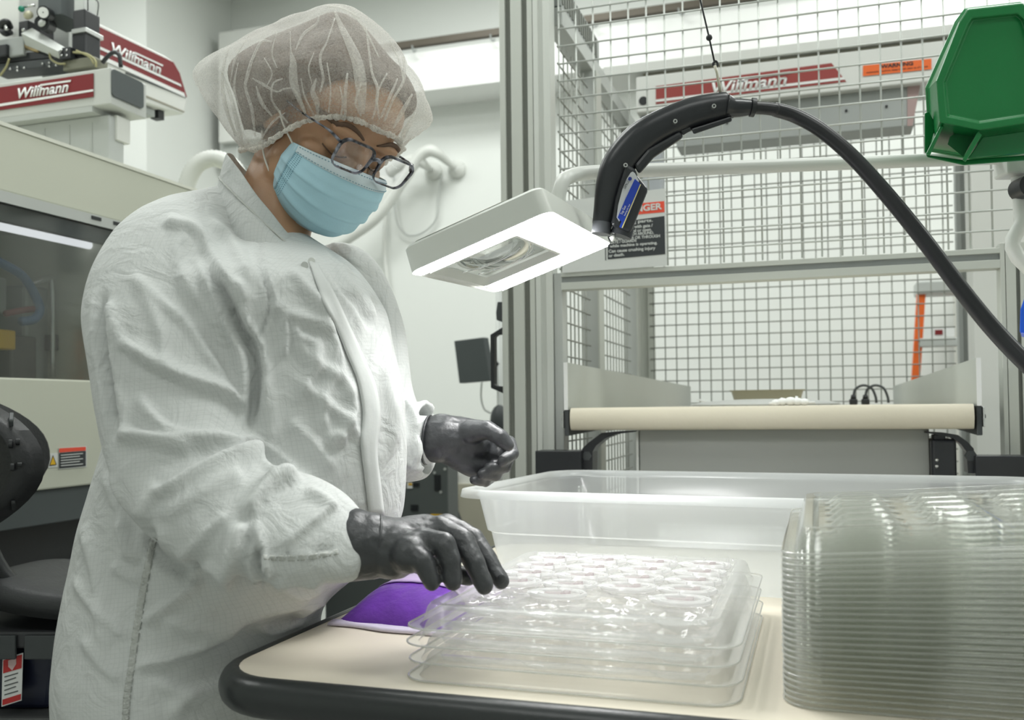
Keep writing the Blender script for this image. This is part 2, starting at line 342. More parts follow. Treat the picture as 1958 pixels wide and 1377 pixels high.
# ------------------------------------------------------------------ clear trays
TW, TL, THT = .33, .405, .0215         # width across, length away, height
def tray_bm(well, cols, rows, res=.0034):
    bm = B(); W, L = TW/2, TL/2
    prof = [(0, .0005), (.010, 0), (.0125, .003), (.017, THT-.004), (.020, THT), (.028, THT), (.031, THT-.002), (.034, THT-.008)]
    rings = [[(x, y, z) for x, y in rrect(-W+e, -L+e, W-e, L-e, (max(.03-e*.6, .008) if e < .03 else .0012 if e > .033 else .005), 6)] for e, z in prof]
    Rr = loft(bm, rings, cap=False)
    # inner deck as a height field, its border stitched at the same level
    e = .034; x0, y0, x1, y1 = -W+e, -L+e, W-e, L-e; nx, ny = int((x1-x0)/res), int((y1-y0)/res); zd = THT-.008
    G = []
    for j in range(ny+1):
        row = []
        for i in range(nx+1):
            x = x0+(x1-x0)*i/nx; y = y0+(y1-y0)*j/ny
            row.append(bm.verts.new((x, y, zd+(well(x, y, x0, y0, x1, y1, cols, rows) if 0 < i < nx and 0 < j < ny else 0))))
        G.append(row)
    for j in range(ny):
        for i in range(nx): bm.faces.new((G[j][i], G[j][i+1], G[j+1][i+1], G[j+1][i]))
    return bm
def sst(a, b, x): t = min(1, max(0, (x-a)/(b-a))); return t*t*(3-2*t)
def well_oval(x, y, x0, y0, x1, y1, c, r):
    cw, rh = (x1-x0)/c, (y1-y0)/r; fx = ((x-x0)/cw) % 1-.5; fy = ((y-y0)/rh) % 1-.5
    d = math.hypot(fx*cw/.031, fy*rh/.0235)
    z = .0016*math.exp(-((d-.95)/.09)**2) - .0055*(1-sst(.60, .84, d))
    return z
def well_slot(x, y, x0, y0, x1, y1, c, r):
    cw, rh = (x1-x0)/c, (y1-y0)/r; fx = ((x-x0)/cw) % 1-.5; fy = ((y-y0)/rh) % 1-.5
    dx = abs(fx*cw)/(cw*.40); dy = abs(fy*rh)/(rh*.46); d = (dx**4+dy**4)**.25
    return .006*(1-sst(.66, .96, d)) + .003*math.sin(fy*2*PI+.4)*(1-sst(.5, .8, d))
cs = PZ(765, 1295, TZ); cf = PZ(1410, 1355, TZ)
tc_u = -.404+TW/2+.004; tc_v = .861+TL/2
t0 = tag(obj('clear_tray', tray_bm(well_oval, 4, 6), CLEAR, local=True, smooth=True, auto=True), 'clear plastic tray with oval wells, lowest of the short stack by the purple pack', 'tray', 'trays in the short stack')
t0.location = (tc_u, tc_v, TZ+.0005)
def rim_bead(parent, m, r):
    o2 = rrect(-TW/2, -TL/2, TW/2, TL/2, .03, 6); n = len(o2); bm = B(); Rv = []
    for i in range(n):
        x, y = o2[i]; a, b = o2[i-1], o2[(i+1) % n]; tx, ty = b[0]-a[0], b[1]-a[1]; l = math.hypot(tx, ty); nx, ny = ty/l, -tx/l
        Rv.append([bm.verts.new((x+nx*r*math.cos(2*PI*k/6), y+ny*r*math.cos(2*PI*k/6), r+r*math.sin(2*PI*k/6))) for k in range(6)])
    for i in range(n):
        for k in range(6): bm.faces.new((Rv[i][k], Rv[i][(k+1) % 6], Rv[(i+1) % n][(k+1) % 6], Rv[(i+1) % n][k]))
    return obj('rim', bm, m, parent, True, local=True)
rim_bead(t0, RIMM, .0010)
names = ['second from the bottom of the short stack', 'third from the bottom of the short stack', 'topmost of the short stack, under the gloved fingers']
for k in range(3): dup(t0, (tc_u+(.001, -.001, .001)[k], tc_v+(.001, .0, -.001)[k], TZ+.0005+.0170*(k+1)), 'clear plastic tray with oval wells, '+names[k], (0, 0, (.001, -.0015, .001)[k]))
TOPZ = TZ+.0005+.0170*3+THT
# clear moulded parts lying in the wells of the top tray
def part_bm():
    bm = B(); n = 28
    for rx, ry, z, rr in ((.0295, .0215, .0035, .0026), (.0228, .0155, .0045, .0018)):
        tube_pts = [Vector((rx*math.cos(2*PI*k/n), ry*math.sin(2*PI*k/n), z)) for k in range(n)]
        rings = []
        for k in range(n):
            d = Vector((math.cos(2*PI*k/n), math.sin(2*PI*k/n), 0)); rings.append([tube_pts[k]+d*rr*math.cos(2*PI*j/6)+Vector((0, 0, rr*math.sin(2*PI*j/6))) for j in range(6)])
        Rr = [[bm.verts.new(p) for p in q] for q in rings]
        for i in range(n):
            a, b = Rr[i], Rr[(i+1) % n]
            for j in range(6): bm.faces.new((a[j], a[(j+1) % 6], b[(j+1) % 6], b[j]))
    ball(bm, (-.024, -.002, .0045), (.010, .010, .0022), u=14, v=8)
    cyl(bm, (.027, .012, .003), (.027, .012, .012), .0012, 8); cyl(bm, (-.004, .018, .003), (-.004, .018, .009), .0010, 8)
    return bm
cw, rhh = (TW-.068)/4, (TL-.068)/6
p0 = None; ords = ['nearest the front edge', 'second', 'third', 'fourth', 'fifth', 'along the back edge']
cn = ['first', 'second', 'third', 'fourth']; rn = ['front', 'second', 'third', 'fourth', 'fifth', 'back']
for j in range(6):
    for i in range(4):
        if j == 0 or (j == 1 and i < 1) or (j == 1 and i == 2): continue
        loc = (tc_u+.001-TW/2+.034+cw*(i+.5), tc_v-.002-TL/2+.034+rhh*(j+.5), TOPZ-.0060)
        lb = f'clear moulded ring part in the {cn[i]} well of the {rn[j]} row of the top tray, counted from the person'
        lb = f'clear oval moulded part in the {rn[j]} row, {cn[i]} well from the person'
        if p0 is None:
            p0 = tag(obj('moulded_part', part_bm(), PART, local=True, smooth=True, auto=True), lb, 'part', 'clear parts in the top tray'); p0.location = loc
            bm = B(); box(bm, (-.017, -.0085, 0), (.012, .0085, .004)); box(bm, (.005, -.0085, .004), (.012, .0085, .0062)); lab(obj('core_bar', bm, sheet('pinkish_clear_core', (.93, .89, .90), .42, hcol=(.72, .66, .67), rough=.1, gl=.8), p0, local=True), 'pinkish grey core')
        else: dup(p0, loc, lb)
# tall nested stack
TS = PZ(1485, 1345, TZ); NS = 27; sp = .158/NS
st0 = None; su, sv = TS.x+TW/2+.006, TS.y+TL/2-.012
W2 = ['lowest', 'second', 'third', 'fourth', 'fifth', 'sixth', 'seventh', 'eighth', 'ninth', 'tenth', 'eleventh', 'twelfth', 'thirteenth', 'fourteenth', 'fifteenth', 'sixteenth', 'seventeenth', 'eighteenth', 'nineteenth', 'twentieth', 'twenty-first', 'twenty-second', 'twenty-third', 'twenty-fourth', 'twenty-fifth', 'twenty-sixth']
for k in range(NS):
    tilt = .065*k/NS
    loc = (su+random.uniform(-.0003, .0003), sv+random.uniform(-.0003, .0003), TZ+.0006+sp*k*(1-.12)+math.sin(tilt)*TW/2)
    lb = 'clear rectangular tray lying topmost on the tall nested stack' if k == NS-1 else ('clear rectangular tray lying lowest in the tall nested stack' if k == 0 else f'clear rectangular tray, {W2[k]} from the bottom of the tall nested stack')
    if st0 is None:
        st0 = tag(obj('nested_tray', tray_bm(well_slot, 3, 6, .0055), CLEARS, local=True, smooth=True, auto=True), lb, 'tray', 'trays in the tall stack'); st0.location = loc; rim_bead(st0, RIMM, .0011)
    else: dup(st0, loc, lb, (0, -tilt, random.uniform(-.0006, .0006)))

# ------------------------------------------------------------------ milky storage tote
ta = math.radians(-4.5); ex = Vector((math.cos(ta), math.sin(ta), 0)); ey = Vector((-math.sin(ta), math.cos(ta), 0))
a0 = P(893, 945, 1.472); th_ = .142
tl, tw = .78, .40
base = Vector((a0.x, a0.y, TZ))+ex*.03+ey*.02
tt = thing('storage_tote', 'milky translucent plastic storage tote behind the clear trays', 'tote', base+ex*(tl/2)+ey*(tw/2))
def tring(e, z, rad): return [base+ex*x+ey*y+Vector((0, 0, z)) for x, y in rrect(-e, -e, tl+e, tw+e, rad, 8)]
bm = B(); pr = [(-.004, .0015), (.0, .006), (.012, .075), (.0165, .078), (.026, th_-.012), (.030, th_-.008)]
Rr = loft(bm, [tring(e, z, .055) for e, z in pr], cap=False); bm.faces.new(Rr[0]); obj('tub', bm, MILKY, tt, True, auto=True)
bm = B(); loft(bm, [tring(e, z, .07) for e, z in ((.030, th_-.008), (.032, th_), (.040, th_+.003), (.050, th_+.001), (.052, th_-.010))], cap=False); obj('rim', bm, MILKY, tt, True)

# ------------------------------------------------------------------ wipes packet
zq = TZ+.0005
pk = thing('wipes_packet', 'purple and lilac soft wipes packet lying beside the person', 'packet', PZ(740, 1170, TZ))
A = PZ(640, 1196, TZ); Bq = PZ(790, 1212, TZ); exk = (Bq-A).normalized(); eyk = Vector((-exk.y, exk.x, 0)); lk, wk = .158, .25
def pillow(x, y): 
    e = max(0, 1-abs(2*x-1)**4)*max(0, 1-abs(2*y-1)**3.0); return .046*e**.7 + .0015*noise.noise(Vector((x*9, y*12, 3)))*(e > .02)
def patch(bm, x0, x1, y0, y1, n, lift):
    G = [[bm.verts.new(A+exk*(lk*(x0+(x1-x0)*i/n))+eyk*(wk*(y0+(y1-y0)*j/n))+Vector((0, 0, .002+lift+pillow(x0+(x1-x0)*i/n, y0+(y1-y0)*j/n)))) for i in range(n+1)] for j in range(n+1)]
    for j in range(n):
        for i in range(n): bm.faces.new((G[j][i], G[j][i+1], G[j+1][i+1], G[j+1][i]))
    return G
def puffed(bm, x0, x1, y0, y1, n, lift):
    G = patch(bm, x0, x1, y0, y1, n, lift)
    bot = [[bm.verts.new((v.co.x, v.co.y, max(TZ+.001, v.co.z-(.0012 if lift else .1)))) for v in row] for row in G]
    for j in range(n):
        for i in range(n): bm.faces.new((bot[j][i], bot[j+1][i], bot[j+1][i+1], bot[j][i+1]))
    edge = [(0, i) for i in range(n)]+[(j, n) for j in range(n)]+[(n, i) for i in range(n, 0, -1)]+[(j, 0) for j in range(n, 0, -1)]
    for k in range(len(edge)):
        a, b = edge[k], edge[(k+1) % len(edge)]; bm.faces.new((G[a[0]][a[1]], G[b[0]][b[1]], bot[b[0]][b[1]], bot[a[0]][a[1]]))
bm = B(); puffed(bm, 0, 1, 0, 1, 26, 0); obj('wrapper', bm, PURPLE, pk, True)
bm = B(); puffed(bm, .10, .97, .28, .97, 22, .0022); lab(obj('top_panel', bm, LILAC, pk, True), 'lilac panel with a lighter print')
bm = B(); puffed(bm, .20, .90, .52, .93, 22, .0040); lab(obj('flap_label', bm, WHITE, pk, True), 'white resealing flap')
bm = B(); pts = [A+exk*(lk*t)+eyk*(-.008+.003*math.sin(t*9))+Vector((0, 0, .003)) for t in np.linspace(-.03, 1.0, 24)]
loft(bm, [[p+Vector((0, 0, -.0015)), p+Vector((0, 0, .0015)), p+eyk*.013+Vector((0, 0, .004)), p+eyk*.013+Vector((0, 0, .0))] for p in pts]); lab(obj('seal_edge', bm, mat('pale_seal_film', (.72, .66, .80), .35, var=.1, vscale=80), pk, True), 'pale crimped seal')

# ------------------------------------------------------------------ machine guard fence (extruded aluminium, welded wire panels)
FV = 2.082; CELL = .0408
def slot_profile(w, d, slots, sd=.009):
    """outline (across, depth) of an extrusion whose front face has open slots"""
    pts = [(0, 0)]
    for a, b in slots: pts += [(a, 0), (a, sd), (b, sd), (b, 0)]
    return pts + [(w, 0), (w, d), (0, d)]
def upright(bm, u, v, z0, z1, prof):
    loft(bm, [[(u+x, v+y, z) for x, y in prof] for z in (z0, z1)])
def wires(bm, o, ex, w, z0, z1, c, r, du=0., dz=0., horiz_front=True, n=6):
    o = Vector(o); ex = Vector(ex).normalized(); nrm = Vector((-ex.y, ex.x, 0))
    k = du
    while k < w: tube(bm, [o+ex*k+Vector((0, 0, z0))+nrm*r*.9, o+ex*k+Vector((0, 0, z1))+nrm*r*.9], r, n); k += c
    z = z0+dz
    while z < z1: tube(bm, [o+Vector((0, 0, z))-nrm*r*.9, o+ex*w+Vector((0, 0, z))-nrm*r*.9], r, n); z += c
uof = lambda px, py=0: PV(px, py, FV).x
gf = thing('machine_guard', 'tall aluminium and wire mesh guard in front of the robot cell', 'fence', (-.2, FV, 0))
ZTOP = 2.25
uL = uof(953.5)
sl = [(uof(a)-uL, uof(b)-uL) for a, b in ((964.5, 975), (996, 1006.5))]
bm = B(); upright(bm, uL, FV, 0, ZTOP, slot_profile(uof(1016.6)-uL, .045, sl)); obj('post', bm, ALU, gf, bevel=.0012)
bm = B()
for a, b in sl: box(bm, (uL+a, FV+.0085, 0), (uL+b, FV+.0088, ZTOP))
obj('post_slot', bm, ALUD, gf)
u2 = uof(1017.6); s2 = [(uof(1027.5)-u2, uof(1037)-u2)]
bm = B(); upright(bm, u2, FV, 0, ZTOP, slot_profile(uof(1050)-u2, .045, s2, .005)); obj('post', bm, mat('bright_anodised_aluminium', (.68, .70, .66), .42, .3, var=.02), gf, bevel=.0012)
UIN = uof(1066)           # inner edge of the opening
zb1, zb0 = PV(1078, 520.7, FV).z, PV(1078, 554.3, FV).z
bm = B(); upright(bm, uof(1051), FV+.006, 0, zb1, [(0, 0), (UIN-uof(1051)+.001, 0), (UIN-uof(1051)+.001, .04), (0, .04)]); obj('post', bm, LGREY, gf, bevel=.001)
uR = PV(1912, 480, FV).x; zR = PV(1925, 464, FV).z
bar_p = [(zb1, 0), (zb1-.0005, 0), (PV(1078, 529.5, FV).z, 0), (PV(1078, 529.5, FV).z, .008), (PV(1078, 540.5, FV).z, .008), (PV(1078, 540.5, FV).z, 0), (zb0, 0), (zb0, .04), (zb1, .04)]
bm = B(); loft(bm, [[(u, FV+y, z) for z, y in bar_p] for u in (UIN, uR)]); obj('crossbar', bm, ALU, gf, bevel=.0008)
bm = B(); box(bm, (UIN, FV+.0075, PV(1078, 540.5, FV).z), (uR, FV+.0078, PV(1078, 529.5, FV).z)); obj('crossbar_slot', bm, MGREY, gf)
sr = lambda px: PV(px, 480, FV).x-uR
bm = B(); upright(bm, uR, FV, 0, zR, slot_profile(.10, .045, [(sr(1921), sr(1922.3)), (sr(1941.6), sr(1949.5))])); obj('post', bm, ALU, gf, bevel=.0012)
bm = B(); box(bm, (uR+sr(1941.6), FV+.0083, 0), (uR+sr(1949.5), FV+.0087, zR)); obj('post_slot', bm, ALUD, gf)
bm = B(); c0 = PV(1064.5, 0, FV).x; zt_ = PV(1064, 19.5, FV).z
nz = int((zt_-zb1)/CELL); wires(bm, (c0, FV+.012, 0), (1, 0, 0), .66-c0, zb1+.004, ZTOP-.03, CELL, .0021, 0., (zt_-zb1-.004)-nz*CELL+.000)
obj('wire_panel', bm, WIRE, gf, True)
# black latch handle on the outer face of the post
hb = thing('latch_handle', 'black pull handle fixed to the outer side of the guard post', 'handle', PV(950, 660, FV))
Zh = FV-.0
def hp(px, py, v=FV+.01): return PV(px, py, v)
bm = B(); slab(bm, [hp(951, 577), hp(966, 577), hp(966, 618), hp(949, 612), hp(948, 598)], (0, .03, 0)); obj('latch', bm, DGREY, hb, bevel=.002)
bm = B(); slab(bm, [hp(966, 622), hp(966, 638), hp(950, 640), hp(945, 644), hp(945, 735), hp(950, 738), hp(966, 739), hp(966, 754), hp(938, 742), hp(937, 640)], (0, .022, 0)); obj('grip', bm, BLACK, hb, bevel=.002)
# side and back runs of the cell
SU = UIN-.02; RV = 3.12
ZM = PU(1145, 168, SU).z; VM = 2.46
gs = thing('side_guard', 'wire mesh side wall of the robot cell running away from the guard post', 'fence', (SU, 2.75, 0))
bm = B(); wires(bm, (SU, FV+.06, 0), (0, 1, 0), VM-FV-.07, .1, ZM-.02, CELL, .0021, .03, .02); obj('wire_panel', bm, WIRED, gs, True)
bm = B(); wires(bm, (SU, VM+.06, 0), (0, 1, 0), RV-VM-.16, .1, ZM-.02, CELL*1.05, .0021, .03, .03); obj('wire_panel', bm, WIRED, gs, True)
for v in (VM, RV-.09):
    bm = B(); loft(bm, [[(SU-.02+y, v+x, z) for x, y in slot_profile(.06, .045, [(.022, .038)], .01)] for z in (0, ZM)]); obj('post', bm, ALU, gs, bevel=.001)
    bm = B(); box(bm, (SU-.018, v-.0, 0), (SU+.02, v-.0005, ZM)); obj('post_face', bm, LGREY, gs)
bm = B(); box(bm, (SU-.03, FV+.060, ZM), (SU+.015, RV-.02, ZM+.045)); obj('top_beam', bm, LGREY, gs, bevel=.002)
bm = B(); box(bm, (SU-.03, FV+.060, ZM+.047), (SU+.012, VM+.1, ZM+.115)); lab(obj('cable_duct', bm, MGREY, gs, bevel=.002), 'grey slotted cable duct')
for k in range(16): 
    bm = B(); y = FV+.07+k*.024; box(bm, (SU+.012, y, ZM+.055), (SU+.0145, y+.010, ZM+.108)); obj('duct_slot', bm, ALUD, gs)
gr = thing('back_guard', 'wire mesh back wall of the robot cell behind the conveyor', 'fence', (.4, RV, 0))
uRB = PV(1832, 560, RV).x; ZRB = PV(1400, 195, RV).z
cb = CELL*.905
bm = B(); wires(bm, (SU+.05, RV, 0), (1, 0, 0), uRB-SU-.06, .1, ZRB, cb, .0022, .012, PV(1380, 553.5, RV).z-.1-cb*int((PV(1380, 553.5, RV).z-.1)/cb)); obj('wire_panel', bm, WIRED, gr, True)
bm = B(); upright(bm, SU+.01, RV, 0, ZM+.02, slot_profile(.05, .045, [(.018, .032)])); obj('post', bm, ALU, gr, bevel=.001)
bm = B(); upright(bm, uRB, RV, 0, ZRB+.05, slot_profile(.042, .045, [(.012, .028)])); obj('post', bm, MGREY, gr, bevel=.001)
bm = B(); box(bm, (SU+.06, RV-.01, ZRB), (uRB, RV+.03, ZRB+.045)); obj('top_rail', bm, ALU, gr)

# danger sign tied to the wire
SV = FV-.004
def sgn(px, py, o=0): return PV(px, py, SV-o)
ds = thing('danger_sign', 'red, black and white safety sign wired to the mesh behind the lamp', 'sign', sgn(1180, 500))
bm = B(); slab(bm, [sgn(1075, 522), sgn(1075, 385), sgn(1272, 360), sgn(1275, 508)], (0, .002, 0)); obj('sign_board', bm, SWHT, ds)
bm = B(); slab(bm, [sgn(1160, 415.5, .0006), sgn(1160, 395, .0006), sgn(1270, 384.5, .0006), sgn(1270.5, 405.5, .0006)], (0, .0005, 0)); obj('heading_panel', bm, SREDO, ds)
bm = B(); slab(bm, [sgn(1162, 496, .0006), sgn(1162, 428, .0006), sgn(1270.5, 413, .0006), sgn(1272, 486, .0006)], (0, .0005, 0)); obj('text_panel', bm, SBLK, ds)
bm = B(); slab(bm, [sgn(1157.3, 498, .0005), sgn(1156.3, 440, .0005), sgn(1158, 440, .0005), sgn(1159, 498, .0005)], (0, .0004, 0)); obj('border_line', bm, SBLK, ds)
def line_on(s, px0, py0, px1, py1, hpx, m, parent, name='lettering', v=SV-.0012, **k):
    a, b = PV(px0, py0, v), PV(px1, py1, v); sz = (PV(px0, py0-hpx, v)-a).length
    return obj(name, text_bm(s, sz*1.38, frame_at(a, b-a, (0, 0, 1)), .0003, width=(b-a).length, bold=k.get('bold', .0), shear=k.get('shear', 0)), m, parent)
line_on('DANGER', 1189, 408, 1266, 399.5, 12, SWHT, ds, bold=.0006)
for s, x0, y0, x1, y1, h in (('Moving parts.', 1180, 430, 1248, 423.5, 6), ('Do not work with gate /', 1168, 440, 1248, 433.5, 6), ('cover removed or open.', 1168, 447.5, 1246, 441, 5.6), ('DO NOT REACH AROUND,', 1167, 453.5, 1250, 447, 5.2), ('UNDER, OVER OR THROUGH', 1167, 460.5, 1262, 453.5, 5.4),
        ('GATE / GUARDS', 1165, 466.5, 1217, 462, 5), ('while machine is operating.', 1166, 473.5, 1257, 466.5, 5.4), ('Can cause crushing injury', 1164, 483.5, 1253, 476.8, 6), ('or death.', 1164, 492, 1194, 489, 6)):
    line_on(s, x0, y0, x1, y1, h, SWHT, ds, bold=.0002)

# ------------------------------------------------------------------ belt conveyor
cv_l = P(1085, 779, 2.0); BV = cv_l.y; ZB = PV(1300, 778, BV).z
uA, uB = PV(1086, 800, BV).x, PV(1868, 800, BV).x; BH = PV(1300, 778, BV).z-PV(1300, 822.5, BV).z; BLEN = RV-.25-BV
vpl = 2.62
cv = thing('belt_conveyor', 'cream belt conveyor with pale side plates in front of the robot cell', 'conveyor', ((uA+uB)/2, BV+.4, 0))
bm = B(); prof = []
rr = BH/2
for k in range(13): a = math.radians(90+180*k/12); prof.append((BV+rr+rr*math.cos(a)*.55-rr*.45, ZB-rr+rr*math.sin(a)))
prof += [(BV+BLEN, ZB-BH), (BV+BLEN, ZB)]
loft(bm, [[(u, y, z) for y, z in prof] for u in (uA+.004, uB-.004)]); obj('belt', bm, BELT, cv, True, auto=True)
for s, u in ((-1, uA), (1, uB)):
    vend = RV-.12; ue_ = PV(1321 if s < 0 else 1708, 760, vend).x; ze_ = PV(1321 if s < 0 else 1708, 739, vend).z
    px, pz0 = (1080, 693) if s < 0 else (1868, 684)
    zt1 = PV(px, pz0, BV).z
    bm = B(); slab(bm, [(u+s*.002, BV+.01, ZB-.004), (u+s*.002, BV+.01, zt1), (ue_, vend, ze_), (ue_, vend, ZB-.004)], (s*.004, 0, 0)); obj('side_plate', bm, PLATE, cv)
    bm = B(); slab(bm, [(u+s*.002, BV+.006, ZB-.004), (u+s*.002, BV+.006, zt1), (u+s*.002, BV+.010, zt1), (u+s*.002, BV+.010, ZB-.004)], (s*.008, 0, 0)); lab(obj('plate_edge', bm, WHITE, cv), 'bright rolled edge of the side plate')
    bm = B(); slab(bm, [(u+s*.001, BV+.012, ZB-.004), (u+s*.001, BV+.012, ZB-BH-.012), (u+s*.001, BV+.5, ZB-BH-.004), (u+s*.001, BV+.5, ZB-.004)], (s*.010, 0, 0)); obj('side_rail', bm, DGREY, cv, bevel=.0015)
    bm = B(); slab(bm, [(u+s*.0115, BV+.004, ZB-.006), (u+s*.0115, BV+.004, ZB-BH+.004), (u+s*.0115, BV+.03, ZB-BH+.004), (u+s*.0115, BV+.03, ZB-.006)], (s*.003, 0, 0)); obj('end_bracket', bm, STEEL, cv, bevel=.0008)
    bm = B(); cyl(bm, (u+s*.002, BV+.016, ZB-rr), (u+s*.017, BV+.016, ZB-rr), .004, 12); obj('bolt', bm, BLACK, cv, True)
    # curved black bracket down to the black foot bar
    q = [(1214, 824), (1172, 826), (1150, 828), (1126, 846), (1113, 858), (1111, 905)] if s < 0 else [(1770, 826), (1806, 828), (1832, 832), (1850, 845), (1862, 858), (1866, 905)]
    q2 = [(1214, 826), (1180, 830), (1158, 838), (1140, 852), (1133, 864), (1133, 905)] if s < 0 else [(1770, 828), (1802, 833), (1822, 838), (1838, 850), (1848, 864), (1851, 905)]
    bv = BV+.05; bm = B(); pts = [PV(a, b, bv) for a, b in q]; pt2 = [PV(a, b, bv) for a, b in q2]
    for i in range(5): hexa(bm, [pts[i], pts[i+1], pt2[i+1], pt2[i]], [p+Vector((0, .05, 0)) for p in (pts[i], pts[i+1], pt2[i+1], pt2[i])])
    obj('bracket', bm, BLACKS, cv)
    c = PV(1122 if s < 0 else 1857, 872, bv-.002); bm = B(); cyl(bm, c, c+Vector((0, .012, 0)), .011, 6); obj('bracket_nut', bm, DGREY, cv)
    x0, x1 = (1023, 1111) if s < 0 else (1865, 1990)
    a = PV(x0, 862 if s < 0 else 872, BV+.03); b = PV(x1, 864, BV+.03); zt3 = a.z
    bm = B(); box(bm, (a.x, BV+.03, zt3-.075), (b.x, BV+.09, zt3)); obj('foot_bar', bm, BLACKS, cv, bevel=.002)
    bm = B(); xx = (a.x+b.x)/2-.03; box(bm, (xx, BV+.035, 0), (xx+.06, BV+.085, zt3-.075)); obj('stand_leg', bm, BLACKS, cv)
a, b = PV(1222, 823, BV+.08), PV(1778, 898, BV+.08)
bm = B(); slab(bm, [(a.x, BV+.08, ZB-BH-.001), (b.x, BV+.08, ZB-BH-.001), (b.x, BV+.08, b.z-.12), (a.x, BV+.08, b.z-.12)], (0, .35, 0)); obj('drip_pan', bm, PAN, cv, bevel=.002)
bm = B(); box(bm, (a.x-.006, BV+.075, b.z-.1), (a.x-.001, BV+.1, ZB-BH-.003)); obj('pan_flange', bm, WHITEP, cv)
a = PV(1779, 840, BV+.06); b = PV(1829, 905, BV+.06)
bm = B(); box(bm, (a.x, BV+.05, b.z-.05), (b.x, BV+.14, a.z)); mo = obj('drive_motor', bm, BLACKS, cv, bevel=.006, seg=3)
for py in (880, 892): c = PV(1791, py, BV+.05); bm = B(); cyl(bm, c, c+Vector((0, -.003, 0)), .0035, 12); obj('bolt', bm, STEEL, mo, True)
bm = B(); a2 = PV(1786, 832, BV+.06); b2 = PV(1808, 841, BV+.06); box(bm, (a2.x, BV+.06, b2.z), (b2.x, BV+.11, a2.z)); obj('cable_gland', bm, BLACK, mo)

# things lying on or beyond the belt
c = PV(1512, 776, BV+.17); c.z = ZB
wp = B()
for dx, dz, r in ((-.03, .007, .008), (-.017, .009, .009), (0, .010, .010), (.014, .009, .009), (.028, .008, .008)): ball(wp, (c.x+dx, c.y, c.z+dz*.9), (r*1.3, r*1.2, r*.95), u=12, v=8)
for dx, dz in ((-.02, .017), (.01, .020), (.03, .014)): cyl(wp, (c.x+dx, c.y, c.z+.006), (c.x+dx+.003, c.y, c.z+dz), .003, 8)
cyl(wp, (c.x-.045, c.y, c.z+.005), (c.x+.05, c.y, c.z+.006), .003, 8)
tag(obj('moulding_sprue', wp, WHITE, None, True), 'small white lumpy moulded piece lying on the cream belt', 'part')
c = PV(1468, 770, RV-.34); c.z = ZB
tr = B(); R_ = lambda e, z: [(c.x+x*1.0, c.y+y, c.z+z) for x, y in rrect(-.085-e, -.06-e, .085+e, .06+e, .012, 4)]
q = loft(tr, [R_(0, .001), R_(.012, .042), R_(.018, .044), R_(.010, .040), R_(-.004, .004)], cap=True); tag(obj('parts_tray', tr, mat('olive_tray', (.40, .39, .30), .5, var=.05), None), 'open olive grey tray standing at the far end of the belt', 'tray')
bm = B(); a = PV(1332, 756, RV-.4); b = PV(1400, 772, RV-.4); slab(bm, [(a.x, RV-.42, ZB+.018), (a.x+.03, RV-.42, ZB+.010), (b.x, RV-.42, ZB+.001), (b.x, RV-.34, ZB+.001), (a.x+.03, RV-.34, ZB+.010), (a.x, RV-.34, ZB+.018)], (0, 0, .003)); tag(obj('loose_sheet', bm, WHITE, None), 'crumpled white sheet lying on the far part of the belt by the side plate', 'paper')
bm = B(); cpx = PV(1460, 776, BV+.3); ball(bm, (cpx.x, BV+.32, ZB+.002), (.17, .10, .014), u=24, v=10)
for v in bm.verts: v.co.z = max(v.co.z, ZB+.001)
tag(obj('plastic_bag', bm, mat('white_film', (.68, .69, .67), .35, bump=.2, bscale=60), None, True), 'flat white bag lying under the white piece on the belt', 'bag')
for k, (px, qx, lb) in enumerate(((1632, 1690, 'black plug with a short looped cable, farther from the right side plate'), (1655, 1712, 'black plug with a looped cable, closer to the right side plate'))):
    lb = ('black plug with looped cable at the belt end, the one beside the white piece', 'black plug with looped cable at the belt end, the one beside the pale side plate')[k]
    v = RV-.285; c = PV(px, 779, v); t = thing('cable_plug', lb, 'plug', (c.x, v, ZB), 'plugs at the belt end')
    bm = B(); box(bm, (c.x-.011, v-.011, ZB), (c.x+.011, v+.011, PV(px, 763, v).z)); obj('plug_body', bm, BLACK, t, bevel=.003)
    bm = B(); cyl(bm, (c.x, v, PV(px, 763, v).z-.001), (c.x, v, PV(px, 755, v).z), .008, 12, .006); obj('collar', bm, BLACK, t, True)
    bm = B(); curve_tube(bm, [PV(px, 756, v), PV(px+4, 744, v), PV(px+18, 737, v), PV(px+34, 742, v), PV(px+42, 758, v), Vector((PV(px+44, 777, v).x, v, ZB+.004))], .0035, 8); obj('cable', bm, DGREY, t, True)

